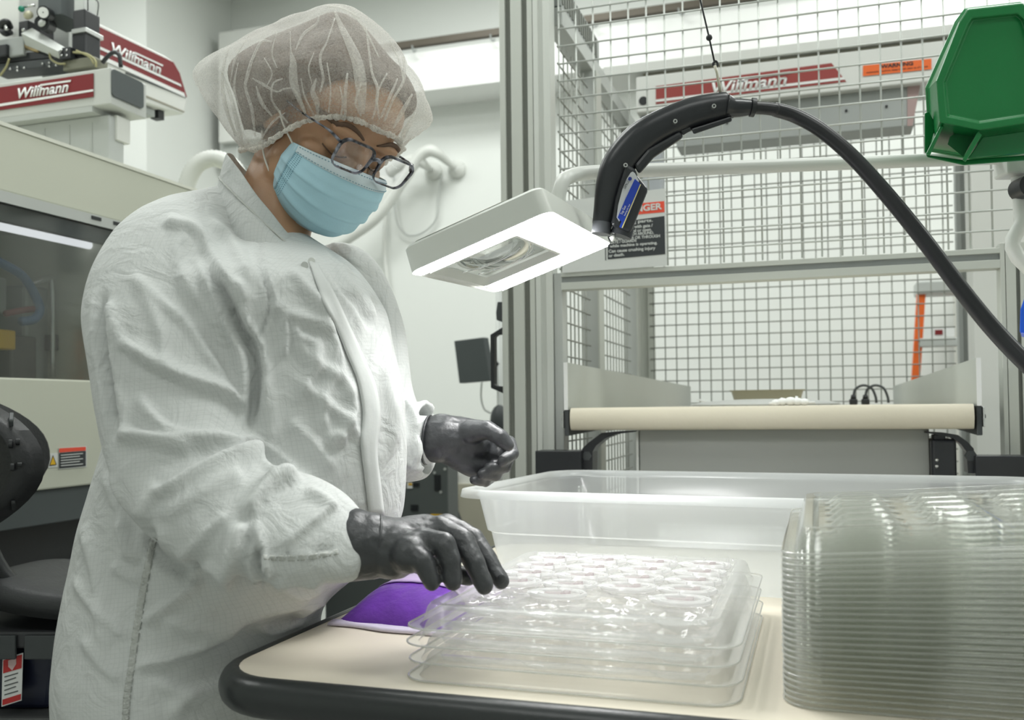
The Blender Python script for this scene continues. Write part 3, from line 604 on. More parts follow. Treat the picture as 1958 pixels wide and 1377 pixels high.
# ------------------------------------------------------------------ linear robot behind the guard
def logo(parent, O, ex, ey, w, h, m):
    """slanted lower case word with a bar across the two t and a line under it"""
    M = frame_at(O, ex, ey); ex, ey = Vector(M.col[0][:3]), Vector(M.col[1][:3])
    def wide(t): q = text_bm(t, 1, Matrix(), .0, shear=.25, bold=.022); x = [v.co.x for v in q.verts]; q.free(); return min(x), max(x)
    bm = text_bm('Willmann', 1, Matrix(), .0, shear=.25, bold=.022); _, t0_ = wide('Wi'); _, t1_ = wide('Will')
    for yy in (.49,):
        vs = [bm.verts.new((x+.25*y, y, 0)) for x, y in ((t0_-.02, yy), (t1_+.02, yy), (t1_+.02, yy+.10), (t0_-.02, yy+.10))]; bm.faces.new(vs)
    xs = [v.co.x for v in bm.verts]; ys = [v.co.y for v in bm.verts]; x0, y0, kx, ky = min(xs), 0, w/(max(xs)-min(xs)), h*.92/max(ys)
    for v in bm.verts: v.co = Vector(((v.co.x-x0)*kx, (v.co.y-y0)*ky, v.co.z))
    f = bm.faces[:]; e = bmesh.ops.extrude_face_region(bm, geom=f); bmesh.ops.translate(bm, verts=[q for q in e['geom'] if isinstance(q, bmesh.types.BMVert)], vec=(0, 0, .0006))
    bmesh.ops.transform(bm, matrix=M, verts=bm.verts); obj('logo_lettering', bm, m, parent)
    ez = Vector(M.col[2][:3]); bm = B()
    a = Vector(O)+ex*w*.44+ey*h*.84; slab(bm, [a, a+ex*w*.60, a+ex*w*.61+ey*h*.16, a+ex*w*.01+ey*h*.16], ez*.0008); obj('logo_bar', bm, m, parent)
RBV = 2.86
rb = thing('gantry_robot', 'white horizontal robot beam with faded red panel behind the mesh', 'robot', (.3, RBV+.1, 0))
def rbp(px, py, o=0): return PV(px, py, RBV-o)
za, zb_ = rbp(1300, 137).z, rbp(1300, 197+10).z
ul_, ur_ = rbp(1216, 170).x, rbp(2010, 100).x
bm = B(); box(bm, (ul_, RBV, zb_), (ur_, RBV+.16, za)); obj('beam', bm, WHITEP, rb, bevel=.004)
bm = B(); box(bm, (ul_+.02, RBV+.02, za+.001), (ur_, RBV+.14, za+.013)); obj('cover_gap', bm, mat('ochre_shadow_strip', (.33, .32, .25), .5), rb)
bm = B(); box(bm, (ul_-.10, RBV-.005, za+.014), (ur_, RBV+.16, za+.04)); obj('top_cover', bm, WHITEP, rb)
zg = rbp(1500, 258).z
bm = B(); box(bm, (rbp(1290, 220).x, RBV+.03, zg), (rbp(1750, 220).x, RBV+.13, zb_)); ca = obj('carriage', bm, MGREY, rb, bevel=.003)
for px, py in ((1390, 235), (1618, 212), (1695, 204)): c = PV(px, py, RBV+.03); bm = B(); cyl(bm, c, c+Vector((0, -.004, 0)), .004, 10); obj('screw', bm, BLACK, ca)
bm = B(); slab(bm, [PV(1735, 165, RBV+.026), PV(1760, 162, RBV+.026), PV(1745, 240, RBV+.026), PV(1735, 241, RBV+.026)], (0, .004, 0)); lab(obj('marker_strip', bm, mat('pinkish_strip', (.42, .30, .29), .5), ca), 'faded reddish strip')
bm = B(); slab(bm, [rbp(1254, 165, .002), rbp(1590, 120.5, .002), rbp(1618, 156, .002), rbp(1254, 199, .002)], (0, .0018, 0)); pnl = obj('logo_panel', bm, REDF, rb)
bm = B(); slab(bm, [rbp(1254, 195, .0032), rbp(1254, 190.5, .0032), rbp(1612, 147.5, .0032), rbp(1615, 152, .0032)], (0, .001, 0)); lab(obj('panel_stripe', bm, WHITE, pnl), 'white stripe under the lettering')
O = rbp(1362, 180, .004); logo(pnl, O, rbp(1505, 162, .004)-O, (0, 0, 1), (rbp(1505, 162, .004)-O).length, (rbp(1362, 156, .004)-O).length, WHITE)
c = rbp(1230, 193, .0); bm = B(); cyl(bm, c+Vector((0, -.002, 0)), c, .0135, 24); obj('bore_hole', bm, BLACK, rb)
ws = [rbp(1650, 125.5, .003), rbp(1781, 112, .003), rbp(1781, 132, .003), rbp(1650, 145.5, .003)]
wl = thing('warning_sticker', 'bright orange warning sticker on the white robot beam', 'sticker', rbp(1715, 140))
bm = B(); slab(bm, ws, (0, .001, 0)); obj('sticker_base', bm, ORANGE, wl)
line_on('WARNING', 1684, 130.6, 1746, 124.2, 7, BLACK, wl, v=RBV-.0038, bold=.0005)
line_on('automatic machine, keep hands clear at all times', 1657, 140, 1774, 128, 3, BLACK, wl, v=RBV-.0038)
bm = B(); c1 = rbp(1255, 230); box(bm, (ul_+.01, RBV+.03, zg-.25), (ul_+.07, RBV+.10, zb_)); obj('hanging_arm', bm, mat('pale_blue_grey', (.50, .53, .57), .4), rb, bevel=.004)
bm = B(); ball(bm, (ul_+.11, RBV+.06, zb_-.05), (.03, .03, .04)); obj('gripper_cover', bm, WHITEP, rb, True)
bm = B(); box(bm, (ur_-.2, RBV+.03, 0), (ur_-.06, RBV+.15, zb_)); obj('column', bm, WHITEP, rb)

# step ladder, pale cabinet and post beyond the cell
LV = 4.1
ld = thing('step_ladder', 'orange step ladder with grey cap standing beyond the mesh', 'ladder', PV(1790, 700, LV)*1)
ld.location.z = 0
lp = lambda px, py, v=LV: PV(px, py, v)
def rail(a, b, w, m, name, parent, dv=.03):
    d = Vector((w/2, 0, 0)); bm = B(); hexa(bm, [a-d, a+d, b+d, b-d], [p+Vector((0, dv, 0)) for p in (a-d, a+d, b+d, b-d)]); return obj(name, bm, m, parent, bevel=.003)
top = lp(1762, 560); bot = lp(1752, 718); k = (top.z)/(top.z-bot.z); foot = top+(bot-top)*k; foot.z = max(foot.z, 0)
rail(top, foot, .032, ORANGE, 'rail', ld); t2 = lp(1838, 552); rail(t2, Vector((t2.x+(top.x-foot.x), LV, 0)), .032, ORANGE, 'rail', ld)
a, b = lp(1752, 538), lp(1842, 560); bm = B(); box(bm, (a.x, LV-.02, b.z), (lp(1842, 545).x, LV+.12, a.z)); obj('cap', bm, LGREY, ld, bevel=.008)
for py in (648, 740): a = lp(1762, py); b = lp(1832, py+14); bm = B(); box(bm, (a.x-.01, LV-.03, b.z), (b.x, LV+.05, a.z)); obj('step', bm, LGREY, ld, bevel=.003)
a = lp(1768, 628, LV-.02); b = lp(1826, 643, LV-.02); bm = B(); box(bm, (a.x, LV-.014, b.z), (b.x, LV-.010, a.z)); lbn = obj('rating_label', bm, WHITE, ld); bm = B(); a = lp(1788, 631, LV-.02); b = lp(1803, 640, LV-.02); box(bm, (a.x, LV-.017, b.z), (b.x, LV-.0145, a.z)); obj('label_mark', bm, RED, lbn)
t3, f3 = lp(1868, 700, LV+.25), lp(1906, 850, LV+.25); f3 = t3+(f3-t3)*(t3.z/(t3.z-f3.z)); rail(t3, f3, .036, ORANGE, 'back_rail', ld)
CV = 4.0
cb_ = thing('pale_cabinet', 'tall pale machine cabinet beyond the guard at the far side', 'cabinet', PV(1890, 700, CV)); cb_.location.z = 0
a = PV(1846, 560, CV+.5); bm = B(); box(bm, (a.x, CV+.5, .0), (a.x+1.0, CV+.9, PV(1880, 520, CV+.5).z)); obj('body', bm, mat('warm_white_panel', (.66, .655, .61), .5, var=.03), cb_, bevel=.004)
a = PV(1894, 730, CV+.49); b = PV(1925, 770, CV+.49); bm = B(); box(bm, (a.x, CV+.47, PV(1894, 790, CV+.49).z), (b.x+.05, CV+.499, a.z)); obj('dark_recess', bm, MGREY, cb_)
for px, py in ((1903, 650), (1897, 717)): c = PV(px, py, CV+.5); bm = B(); cyl(bm, c, c+Vector((0, -.02, 0)), .012, 12); obj('knob', bm, LGREY, cb_, True)

# ------------------------------------------------------------------ injection moulding machine on the person's side
MU = -1.6
mp = lambda px, py, u=MU: PU(px, py, u)
mm = thing('moulding_machine', 'large cream moulding machine with a long dark window', 'machine', (-2.2, 1.9, 0))
ztop = (mp(0, 243).z+mp(350, 350).z)/2
zw1 = (mp(0, 377).z+mp(245, 439).z)/2; zw0 = (mp(0, 722).z+mp(180, 727).z)/2; zp0 = (mp(60, 937).z+mp(160, 931).z)/2; zd0 = (mp(30, 1010).z+mp(150, 998).z)/2
v0, v1 = .55, 2.75; ME = -2.7; vw1 = mp(247, 437).y
print('machine z', ztop, zw1, zw0, zp0, zd0, mp(0, 243).z, mp(350, 350).z, mp(0, 377).z, mp(245, 439).z, 'vw1', vw1)
bm = B(); box(bm, (ME, v0, zw1+.012), (MU, v1, ztop)); obj('top_cover', bm, CREAM, mm, bevel=.006)
bm = B(); box(bm, (MU-.02, v0, ztop-.004), (MU+.003, v1, ztop+.004)); obj('cover_lip', bm, mat('pale_cream_edge', (.74, .75, .66), .4), mm)
bm = B(); box(bm, (ME, vw1, zw0), (MU, v1, zw1+.012)); obj('end_column', bm, CREAM, mm, bevel=.003)
bm = B(); box(bm, (ME, v0, zp0), (MU, v1, zw0)); obj('front_panel', bm, CREAM, mm, bevel=.004)
bm = B(); box(bm, (ME, v0, zd0), (MU-.01, v1, zp0)); obj('base_band', bm, SLATE, mm, bevel=.003)
bm = B(); box(bm, (ME, v0, .0), (MU-.06, v1, zd0)); obj('base', bm, BLACK, mm)
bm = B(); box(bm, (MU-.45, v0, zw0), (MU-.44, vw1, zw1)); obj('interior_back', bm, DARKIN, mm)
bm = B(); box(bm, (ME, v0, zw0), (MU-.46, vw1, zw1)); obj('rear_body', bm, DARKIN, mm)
bm = B(); box(bm, (MU-.002, v0, zw1-.010), (MU+.004, vw1, zw1+.014)); rl = obj('window_track', bm, LGREY, mm)
for a, b in ((172, 190), (214, 226)): bm = B(); pa, pb = mp(a, 417), mp(b, 423); box(bm, (MU+.0045, pa.y, zw1+.002), (MU+.006, pb.y, zw1+.010)); obj('track_slot', bm, BLACK, rl)
zs = (mp(0, 392).z+mp(200, 436).z)/2
bm = B(); box(bm, (MU-.03, v0, zw1-.045), (MU-.012, vw1, zw1)); obj('sash_bar', bm, DGREY, mm)
bm = B(); box(bm, (MU-.008, v0, zw0), (MU-.005, vw1, zw1-.01)); obj('window_pane', bm, WINDOW, mm)
zl = (mp(0, 430, MU-.12).z+mp(190, 475, MU-.12).z)/2
bm = B(); cyl(bm, (MU-.12, v0, zl), (MU-.12, mp(222, 478, MU-.12).y, zl), .010, 10); lab(obj('work_light', bm, TUBE, mm, True), 'glowing tube light')
# platen, mould, hoses inside the window
ip = lambda px, py, d=.25: PU(px, py, MU-d)
a, b = ip(48, 620), ip(105, 725); bm = B(); box(bm, (MU-.40, a.y, zw0), (MU-.25, b.y, ip(60, 545).z)); obj('mould_half', bm, MGREY, mm, bevel=.01)
a, b = ip(112, 560), ip(138, 720); bm = B(); box(bm, (MU-.42, a.y, zw0), (MU-.25, b.y, ip(120, 548).z)); obj('platen', bm, mat('worn_steel', (.14, .14, .12), .45, .4, var=.3, vscale=15), mm, bevel=.01)
bm = B(); a = ip(139, 560); box(bm, (MU-.255, a.y, zw0), (MU-.25, a.y+.008, ip(139, 560).z)); obj('platen_edge', bm, BRASS, mm)
a, b = ip(103, 570), ip(116, 604); bm = B(); box(bm, (MU-.25, a.y, b.z), (MU-.22, b.y, a.z)); obj('yellow_clamp', bm, YELLOW, mm, bevel=.004)
bm = B(); curve_tube(bm, [ip(-30, 485, .2), ip(0, 502, .2), ip(40, 525, .2), ip(62, 555, .2), ip(76, 590, .2), ip(66, 610, .2), ip(40, 615, .2)], .011, 10); obj('blue_hose', bm, HOSEB, mm, True)
bm = B(); curve_tube(bm, [ip(58, 545, .22), ip(88, 535, .22), ip(100, 550, .22), ip(101, 720, .22)], .006, 8); obj('steel_pipe', bm, STEEL, mm, True)
bm = B(); curve_tube(bm, [ip(10, 600, .21), ip(40, 594, .21), ip(70, 590, .21)], .008, 8); obj('red_hose', bm, mat('brick_red_hose', (.24, .05, .04), .5), mm, True)
a, b = ip(-20, 630), ip(12, 670); bm = B(); box(bm, (MU-.27, a.y, b.z), (MU-.22, b.y, a.z)); obj('yellow_block', bm, YELLOW, mm, bevel=.004)
a, b = ip(-30, 525), ip(14, 600); bm = B(); box(bm, (MU-.35, a.y, b.z), (MU-.25, b.y, a.z)); obj('valve_block', bm, LGREY, mm, bevel=.006)
a, b = ip(12, 640), ip(62, 725); bm = B(); box(bm, (MU-.30, a.y, zw0), (MU-.235, b.y, a.z)); obj('mould_plate', bm, mat('brown_grey_steel', (.10, .095, .09), .5, var=.1), mm, bevel=.006)
a, b = ip(84, 640), ip(106, 672); bm = B(); box(bm, (MU-.25, a.y, b.z), (MU-.215, b.y, a.z)); obj('sensor_box', bm, BLACK, mm, bevel=.003)
for px, py in ((34, 497), (68, 505), (110, 515), (158, 540), (176, 552), (176, 580), (158, 648)): c = ip(px, py, .42); bm = B(); cyl(bm, c, c+Vector((.01, 0, 0)), .010, 10); obj('bolt', bm, BLACK, mm)
# warning plate and triangle on the machine
wl = thing('safety_plate', 'small black and white warning plate with red heading on cream machine', 'label', mp(137, 895))
def mslab(pts, off, m, name, parent, d=.001): bm = B(); slab(bm, [mp(x, y, MU+off) for x, y in pts], (d, 0, 0)); return obj(name, bm, m, parent)
mslab([(111.5, 857), (165, 853), (165, 893), (111.5, 898)], .001, SWHT, 'plate', wl)
mslab([(113, 857.5), (163.5, 854.5), (163.5, 861.5), (113, 865.5)], .0024, SREDO, 'heading', wl)
tx = mslab([(113, 866.5), (163.5, 862.5), (163.5, 891), (113, 896)], .0024, SBLK, 'text_block', wl)
for k in range(5): mslab([(116, 870+k*5), (158-6*(k % 2), 866.5+k*5), (158-6*(k % 2), 868+k*5), (116, 871.5+k*5)], .0038, SWHT, 'text_line', tx)
wt = thing('hazard_triangle', 'yellow triangle hazard mark on the machine, partly behind the chair back', 'label', mp(103, 890))
mslab([(92, 868), (110, 866), (110, 893), (92, 895)], .001, SWHT, 'backing', wt); mslab([(101, 871), (108, 889), (94, 891)], .0024, BLACK, 'border', wt); mslab([(101, 874), (106, 888), (96, 889)], .0038, YELLOW, 'triangle', wt)

# robots standing over the machine
R1 = 1.93; r1p = lambda px, py, v=R1: PV(px, py, v)
r1 = thing('picking_robot', 'robot beam with dark red panel and grey end cap above the machine', 'robot', (-2.0, R1+.1, ztop))
zt1, zb1_ = r1p(178, 133).z, r1p(178, 203).z; ue = r1p(211, 170).x; ub = -2.75
bm = B(); box(bm, (ub, R1, zb1_), (ue, R1+.135, zt1)); obj('beam', bm, mat('pale_grey_paint', (.56, .575, .55), .4), r1, bevel=.003)
bm = B(); box(bm, (ub, R1-.002, zb1_-.014), (ue-.055, R1+.13, zb1_+.0)); obj('lower_rail', bm, LGREY, r1)
bm = B(); pts = [r1p(-60, 176, R1-.003), r1p(178, 140, R1-.003), r1p(178, 185, R1-.003), r1p(-60, 219, R1-.003)]; slab(bm, pts, (0, .002, 0)); pn = obj('logo_panel', bm, RED, r1)
bm = B(); slab(bm, [r1p(-60, 208, R1-.0042), r1p(178, 170.5, R1-.0042), r1p(178, 174.5, R1-.0042), r1p(-60, 213, R1-.0042)], (0, .001, 0)); obj('panel_stripe', bm, WHITE, pn)
O = r1p(34, 188.5, R1-.0045); e = r1p(131, 175, R1-.0045); logo(pn, O, e-O, (0, 0, 1), (e-O).length, (r1p(34, 167.5, R1-.0045)-O).length, WHITE)
ya, yb = PU(212, 165, ue).y, PU(272, 170, ue).y
bm = B(); zc1, zc0 = PU(212, 131, ue).z, PU(212, 183, ue).z
loft(bm, [[(ue+.001+d, (ya+yb)/2+x, (zc1+zc0)/2+z) for x, z in rrect(-(yb-ya)/2, -(zc1-zc0)/2, (yb-ya)/2, (zc1-zc0)/2, .010)] for d in (0, .004)]); obj('end_cap', bm, SLATE, r1)
bm = B(); pw = r1p(200, 215).x; box(bm, (ub, R1+.03, ztop+.0045), (pw-.012, R1+.085, zb1_-.014)); ped = obj('pedestal', bm, mat('pale_blue_grey_paint', (.50, .52, .51), .45), r1, bevel=.004)
for k, px in enumerate((8, 33, 58, 84, 110, 136, 161)):
    c = PV(px, 232-k*3.2, R1+.03); bm = B(); cyl(bm, c, c+Vector((0, -.004, 0)), .005, 10); obj('bolt', bm, STEEL, ped, True)
for px in (45, 85, 132, 175): c = PV(px, 260, R1+.03); bm = B(); box(bm, (c.x, R1+.0285, ztop+.006), (c.x+.003, R1+.03, zb1_-.03)); obj('panel_joint', bm, LGREY, ped)
c = PV(205, 225, R1+.05); bm = B(); a, b = PV(204, 222, R1+.05), PV(224, 267, R1+.05); box(bm, (a.x, R1+.05, b.z), (b.x, R1+.10, a.z)); sb = obj('switch_box', bm, WHITEP, r1, bevel=.002); bm = B(); a, b = PV(207, 232, R1+.05), PV(214, 243, R1+.05); box(bm, (a.x, R1+.044, b.z), (b.x, R1+.0495, a.z)); lab(obj('switch', bm, SREDO, sb), 'red switch')
# carriage with drive parts on the beam
cg = thing('robot_carriage', 'robot carriage with black motor, pressure gauge and tangled cables above the beam', 'robot part', r1p(100, 120, R1+.05))
q = lambda px, py, d=0.: PV(px, py, R1+.02+d)
def qbox(x0, y0, x1, y1, d0, d1, m, name, bevel=.003, parent=None): 
    a, b = q(x0, y0, d0), q(x1, y1, d0); bm = B(); box(bm, (a.x, R1+.02+d0, b.z), (b.x, R1+.02+d1, a.z)); return obj(name, bm, m, parent or cg, bevel=bevel)
qbox(-60, -160, 132, 95, .13, .15, LGREY, 'mounting_plate')
qbox(-60, -60, 36, 78, .03, .12, WHITEP, 'end_plate')
qbox(35, 41, 54, 79, .02, .11, BLACK, 'guide_block')
qbox(72, -60, 118, 28, .0, .10, SLATE, 'valve_island')
mt = qbox(136, 60, 163, 104, .005, .062, BLACKS, 'servo_motor', .006)
qbox(141, -30, 160, 22, .01, .055, LGREY, 'top_housing', .003, mt); qbox(139, 20, 162, 57, .005, .06, BLACK, 'upper_body', .003, mt); qbox(136, 56, 164, 60, .0, .064, STEEL, 'flange', .001, mt)
a = q(162, 34, .02); bm = B(); box(bm, (a.x, a.y+.012, a.z-.024), (a.x+.002, a.y+.032, a.z)); obj('type_plate', bm, mat('pale_blue_plate', (.55, .58, .75), .4), mt)
a = q(163, 87, .02); bm = B(); box(bm, (a.x, a.y+.010, a.z-.008), (a.x+.002, a.y+.036, a.z)); obj('type_plate', bm, WHITE, mt)
bm = B(); curve_tube(bm, [q(168, 20, .005), q(169, -12, .0), q(180, -3, .0), q(188, 6, .0), q(186, 30, .0)], .0015, 6); obj('wire_loop', bm, BLACK, mt, True)
gauge = q(83, 24, -.03); gd = Vector((.35, -.9, -.2)).normalized()
bm = B(); cyl(bm, gauge, gauge-gd*.03, .017, 24); obj('gauge_body', bm, BLACK, cg, True, auto=True); bm = B(); cyl(bm, gauge+gd*.0008, gauge+gd*.002, .0135, 24); gf_ = obj('gauge_face', bm, WHITE, cg); bm = B(); cyl(bm, gauge+gd*.0021, gauge+gd*.003, .0015, 8); obj('gauge_pin', bm, BLACK, gf_)
c = q(80, 44, -.02); bm = B(); cyl(bm, c, c-gd*.045, .019, 24); obj('regulator_ring', bm, BLACKS, cg, True, auto=True); bm = B(); ball(bm, c+gd*.001, (.013, .004, .010)); obj('regulator_knob', bm, LGREY, cg, True)
bm = B(); cyl(bm, q(41, 17, 0), q(41, 17, -.03), .008, 12); obj('push_fitting', bm, TEAL, cg, True); bm = B(); cyl(bm, q(52, 30, 0), q(56, 28, -.02), .010, 14); obj('brass_knob', bm, mat('ivory_knob', (.55, .53, .38), .4), cg, True)
bm = B(); cyl(bm, q(44, 14, -.02), q(66, 10, -.02), .003, 8); obj('air_pipe', bm, STEEL, cg, True)
bm = B(); curve_tube(bm, [q(20, 52, .02), q(14, 42, .0), q(4, 44, -.005), q(2, 56, 0), q(10, 64, .0), q(20, 62, .02)], .008, 10); obj('clamp_lever', bm, BLACK, cg, True); bm = B(); cyl(bm, q(12, 55, .02), q(12, 55, -.01), .005, 10); obj('bolt', bm, STEEL, cg, True)
bm = B(); cyl(bm, q(45, 58, .015), q(45, 58, .008), .0055, 12); obj('bolt', bm, STEEL, cg, True)
a, b = q(55, 70, .0), q(120, 102, -.004); bm = B(); tube(bm, [a, b], [.024, .016], 4); lab(obj('sloping_rail', bm, LGREY, cg), 'pale grey sloping rail'); bm = B(); tube(bm, [q(50, 89, .01), q(75, 96, .01)], .008, 10); obj('brass_bush', bm, BRASS, cg, True)
qbox(113, 92, 134, 111, -.01, .02, BLACK, 'connector_block', .002)
for x in (118, 128):
    for y in (96, 106): c = q(x, y, -.01); bm = B(); cyl(bm, c, c+Vector((0, -.002, 0)), .0028, 8); obj('bolt', bm, STEEL, cg, True)
for (x0, y0, x1, y1, nm, m) in ((-40, 112, 100, 118, 'guide_rail', BLACK), (-20, 126, 120, 134, 'guide_rail', DGREY)):
    a, b = q(x0, y0+12, .01), q(x1, y0-2, .01); bm = B(); hexa(bm, [a, b, b+Vector((0, 0, .02)), a+Vector((0, 0, .02))], [p+Vector((0, .06, 0)) for p in (a, b, b+Vector((0, 0, .02)), a+Vector((0, 0, .02)))]); obj(nm, bm, m, cg, bevel=.001)
for k, (x, y) in enumerate(((20, 132), (34, 129), (34, 135), (47, 130), (82, 122), (95, 120), (95, 127), (108, 125))): c = q(x, y, .008); bm = B(); cyl(bm, c, c+Vector((0, -.003, 0)), .0032, 8); obj('bolt', bm, STEEL, cg, True)
for pts in ([(95, 100), (97, 112), (110, 121), (125, 122)], [(140, 100), (165, 103), (182, 115), (184, 128)], [(146, 97), (170, 108), (180, 122)], [(0, 145), (12, 128), (18, 112)]): bm = B(); curve_tube(bm, [q(x, y, -.005) for x, y in pts], .0028, 8); obj('cable', bm, CABLEY, cg, True)
bm = B(); curve_tube(bm, [q(196, 120, .02), q(206, 108, .02), q(218, 100, .02), q(228, 106, .02), q(231, 128, .02)], .0055, 10); obj('black_cable', bm, BLACK, cg, True)
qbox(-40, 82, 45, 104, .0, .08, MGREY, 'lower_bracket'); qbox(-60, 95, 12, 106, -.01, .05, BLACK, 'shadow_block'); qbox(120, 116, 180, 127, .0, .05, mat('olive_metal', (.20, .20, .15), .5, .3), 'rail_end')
# second robot beam, running away from the first
R2U = -1.92; r2p = lambda px, py, o=0.: PU(px, py, R2U+o)
r2 = thing('sprue_robot', 'longer robot beam with red flank and rounded white nose over the machine', 'robot', PU(270, 180, R2U)); r2.location.z = ztop
yv0 = r2p(188, 100).y; yv1 = r2p(346, 170).y
prof = [(178, 38), (316, 106), (331, 116), (345, 140), (356, 176), (358, 192), (352, 219), (300, 204), (178, 160)]
bm = B(); slab(bm, [r2p(x, y) for x, y in prof], (-.16, 0, 0)); obj('beam', bm, WHITEP, r2, bevel=.006, seg=3)
bm = B(); slab(bm, [r2p(x, y, .0005) for x, y in ((178, 46), (331, 119), (343, 140), (357, 186), (355, 186), (178, 104))], (.0015, 0, 0)); pn2 = obj('logo_panel', bm, RED, r2)
bm = B(); slab(bm, [r2p(x, y, .0025) for x, y in ((178, 83), (345, 161), (347, 166), (178, 88.5))], (.001, 0, 0)); obj('panel_stripe', bm, WHITE, pn2)
bm = B(); slab(bm, [r2p(x, y, .0025) for x, y in ((178, 99), (352, 178), (354, 186), (178, 107))], (.001, 0, 0)); obj('panel_stripe', bm, WHITE, pn2)
O = r2p(214, 101, .003); e = r2p(308, 143, .003); logo(pn2, O, e-O, (0, 0, 1), (e-O).length, (r2p(214, 79, .003)-O).length, WHITE)
bm = B(); slab(bm, [r2p(x, y, .001) for x, y in ((240, 138), (355, 184), (355, 187), (240, 141))], (.002, 0, 0)); obj('rail_gap', bm, DGREY, r2)
bm = B(); slab(bm, [r2p(x, y, .001) for x, y in ((275, 181), (352, 213), (352, 215), (275, 184))], (.002, 0, 0)); obj('rail_gap', bm, mat('tan_gap', (.3, .28, .22), .5), r2)
a, b = r2p(303, 214, -.02), r2p(314, 230, -.02); bm = B(); box(bm, (R2U-.05, a.y, b.z), (R2U-.02, b.y, a.z+.03)); obj('limit_switch', bm, BLACK, r2)
a, b = r2p(250, 210, -.02), r2p(296, 224, -.02); bm = B(); box(bm, (R2U-.08, a.y, b.z), (R2U-.02, b.y, a.z+.03)); obj('cable_tray', bm, MGREY, r2)
bm = B(); box(bm, (R2U-.14, yv0-.06, ztop+.0045), (R2U-.02, yv0+.03, r2p(200, 165).z+.02)); obj('pedestal', bm, LGREY, r2)

# ------------------------------------------------------------------ chair and tote beside the machine
BLKCH = mat('black_moulded_polyurethane', (.018, .019, .021), .45, bump=.1, bscale=180)
CZ = 1.62
ch = thing('drafting_chair', 'black moulded work chair with slotted backrest behind the person', 'chair', P(175, 1150, CZ)); ch.location.z = 0
bc = P(2, 890, CZ); bh = (P(2, 750, CZ)-P(2, 1030, CZ)).length/2; bw = .20
axw = (RHv*.42-FHv*.9).normalized(); axn = Vector((axw.y, -axw.x, 0)); axn = axn if axn.dot(RHv) > 0 else -axn
def back_pt(s, t, off): 
    hw = bw*(1-.30*max(0, -t)**1.5)*math.sqrt(max(0, 1-abs(t)**2.6)) if abs(t) < 1 else 0
    return bc+axw*(s*hw)+UPv*(t*bh)+axn*(off-.05+.10*(s*hw/bw)**2*1.0-.02*t*t)
bm = B(); N, Mm = 24, 24; Gf = []; Gb = []
for j in range(Mm+1):
    t = math.sin((-1+2*j/Mm)*PI/2*.999); Gf.append([bm.verts.new(back_pt(math.sin((-1+2*i/N)*PI/2), t, .022)) for i in range(N+1)]); Gb.append([bm.verts.new(back_pt(math.sin((-1+2*i/N)*PI/2), t, -.022)) for i in range(N+1)])
for G, fl in ((Gf, 0), (Gb, 1)):
    for j in range(Mm):
        for i in range(N): bm.faces.new((G[j][i], G[j][i+1], G[j+1][i+1], G[j+1][i])[::-1 if fl else 1])
for j in range(Mm):
    for i in (0, N): bm.faces.new((Gf[j][i], Gf[j+1][i], Gb[j+1][i], Gb[j][i]))
for i in range(N):
    for j in (0, Mm): bm.faces.new((Gf[j][i], Gf[j][i+1], Gb[j][i+1], Gb[j][i]))
bk = obj('backrest', bm, BLKCH, ch, True)
kb_ = B(); kb_.from_mesh(bk.data); kbvh = BVHTree.FromBMesh(kb_); koff = origin_of(bk)
for (px, py, w_, h_) in ((22, 805, 26, 22), (20, 850, 14, 20), (34, 846, 10, 18), (24, 893, 13, 22), (38, 888, 8, 18), (26, 965, 24, 12)):
    d = Vector(ray(px, py)).normalized(); h_pt, h_n, _i, _d = kbvh.ray_cast(Vector(CAM)-koff, d)
    if h_pt is None: continue
    p_ = h_pt+koff; sz = CZ/1800; axk = (axw-h_n*axw.dot(h_n)).normalized()
    bm = B(); M_ = frame_at(p_, axk, UPv); loft(bm, [[M_ @ Vector((x, y, z)) for x, y in rrect(-w_*sz/2, -h_*sz/2, w_*sz/2, h_*sz/2, .004, 3)] for z in (-.003, .003)]); obj('grip_slot' if py < 820 else 'vent_slot', bm, BLACK if py > 820 else DGREY, bk, bevel=.001)
sc_ = P(238, 1120, 1.71); zs1 = P(60, 1090, 1.71).z
bm = B(); G = []
for j in range(15):
    row = []
    for i in range(15):
        x, y = -1+2*i/14, -1+2*j/14; k = (abs(x)**4+abs(y)**4)**.25; r = max(abs(x), abs(y)); f = r/k if k else 1
        row.append(bm.verts.new(sc_+RHv*(x*f*.225)+FHv*(y*f*.155)+UPv*(zs1-sc_.z-.020*math.cos(x*PI*.9)*(1-.5*y*y)-.012*(r**6)*1.5)))
    G.append(row)
for j in range(14):
    for i in range(14): bm.faces.new((G[j][i], G[j][i+1], G[j+1][i+1], G[j+1][i]))
st = obj('seat', bm, mat('grey_black_moulded_seat', (.035, .037, .039), .5, bump=.1, bscale=150), ch, True); so = st.modifiers.new('thick', 'SOLIDIFY'); so.thickness = .036; so.offset = -1
bm = B(); curve_tube(bm, [bc-UPv*(bh*.5)-axn*.04, bc-UPv*(bh*.9)-axn*.03, Vector((bc.x, bc.y, zs1-.018))+axn*.03, Vector((sc_.x, sc_.y, zs1-.03))], .016, 8); obj('back_bar', bm, BLACK, ch, True)
bm = B(); cyl(bm, (sc_.x, sc_.y, .10), (sc_.x, sc_.y, zs1-.06), .026, 16); obj('gas_column', bm, DGREY, ch, True)
bm = B()
for k in range(5): a_ = 2*PI*k/5+.3; tube(bm, [Vector((sc_.x, sc_.y, .10)), Vector((sc_.x+.2*math.cos(a_), sc_.y+.2*math.sin(a_), .065))], [.028, .018], 10)
obj('star_base', bm, BLACK, ch, True)
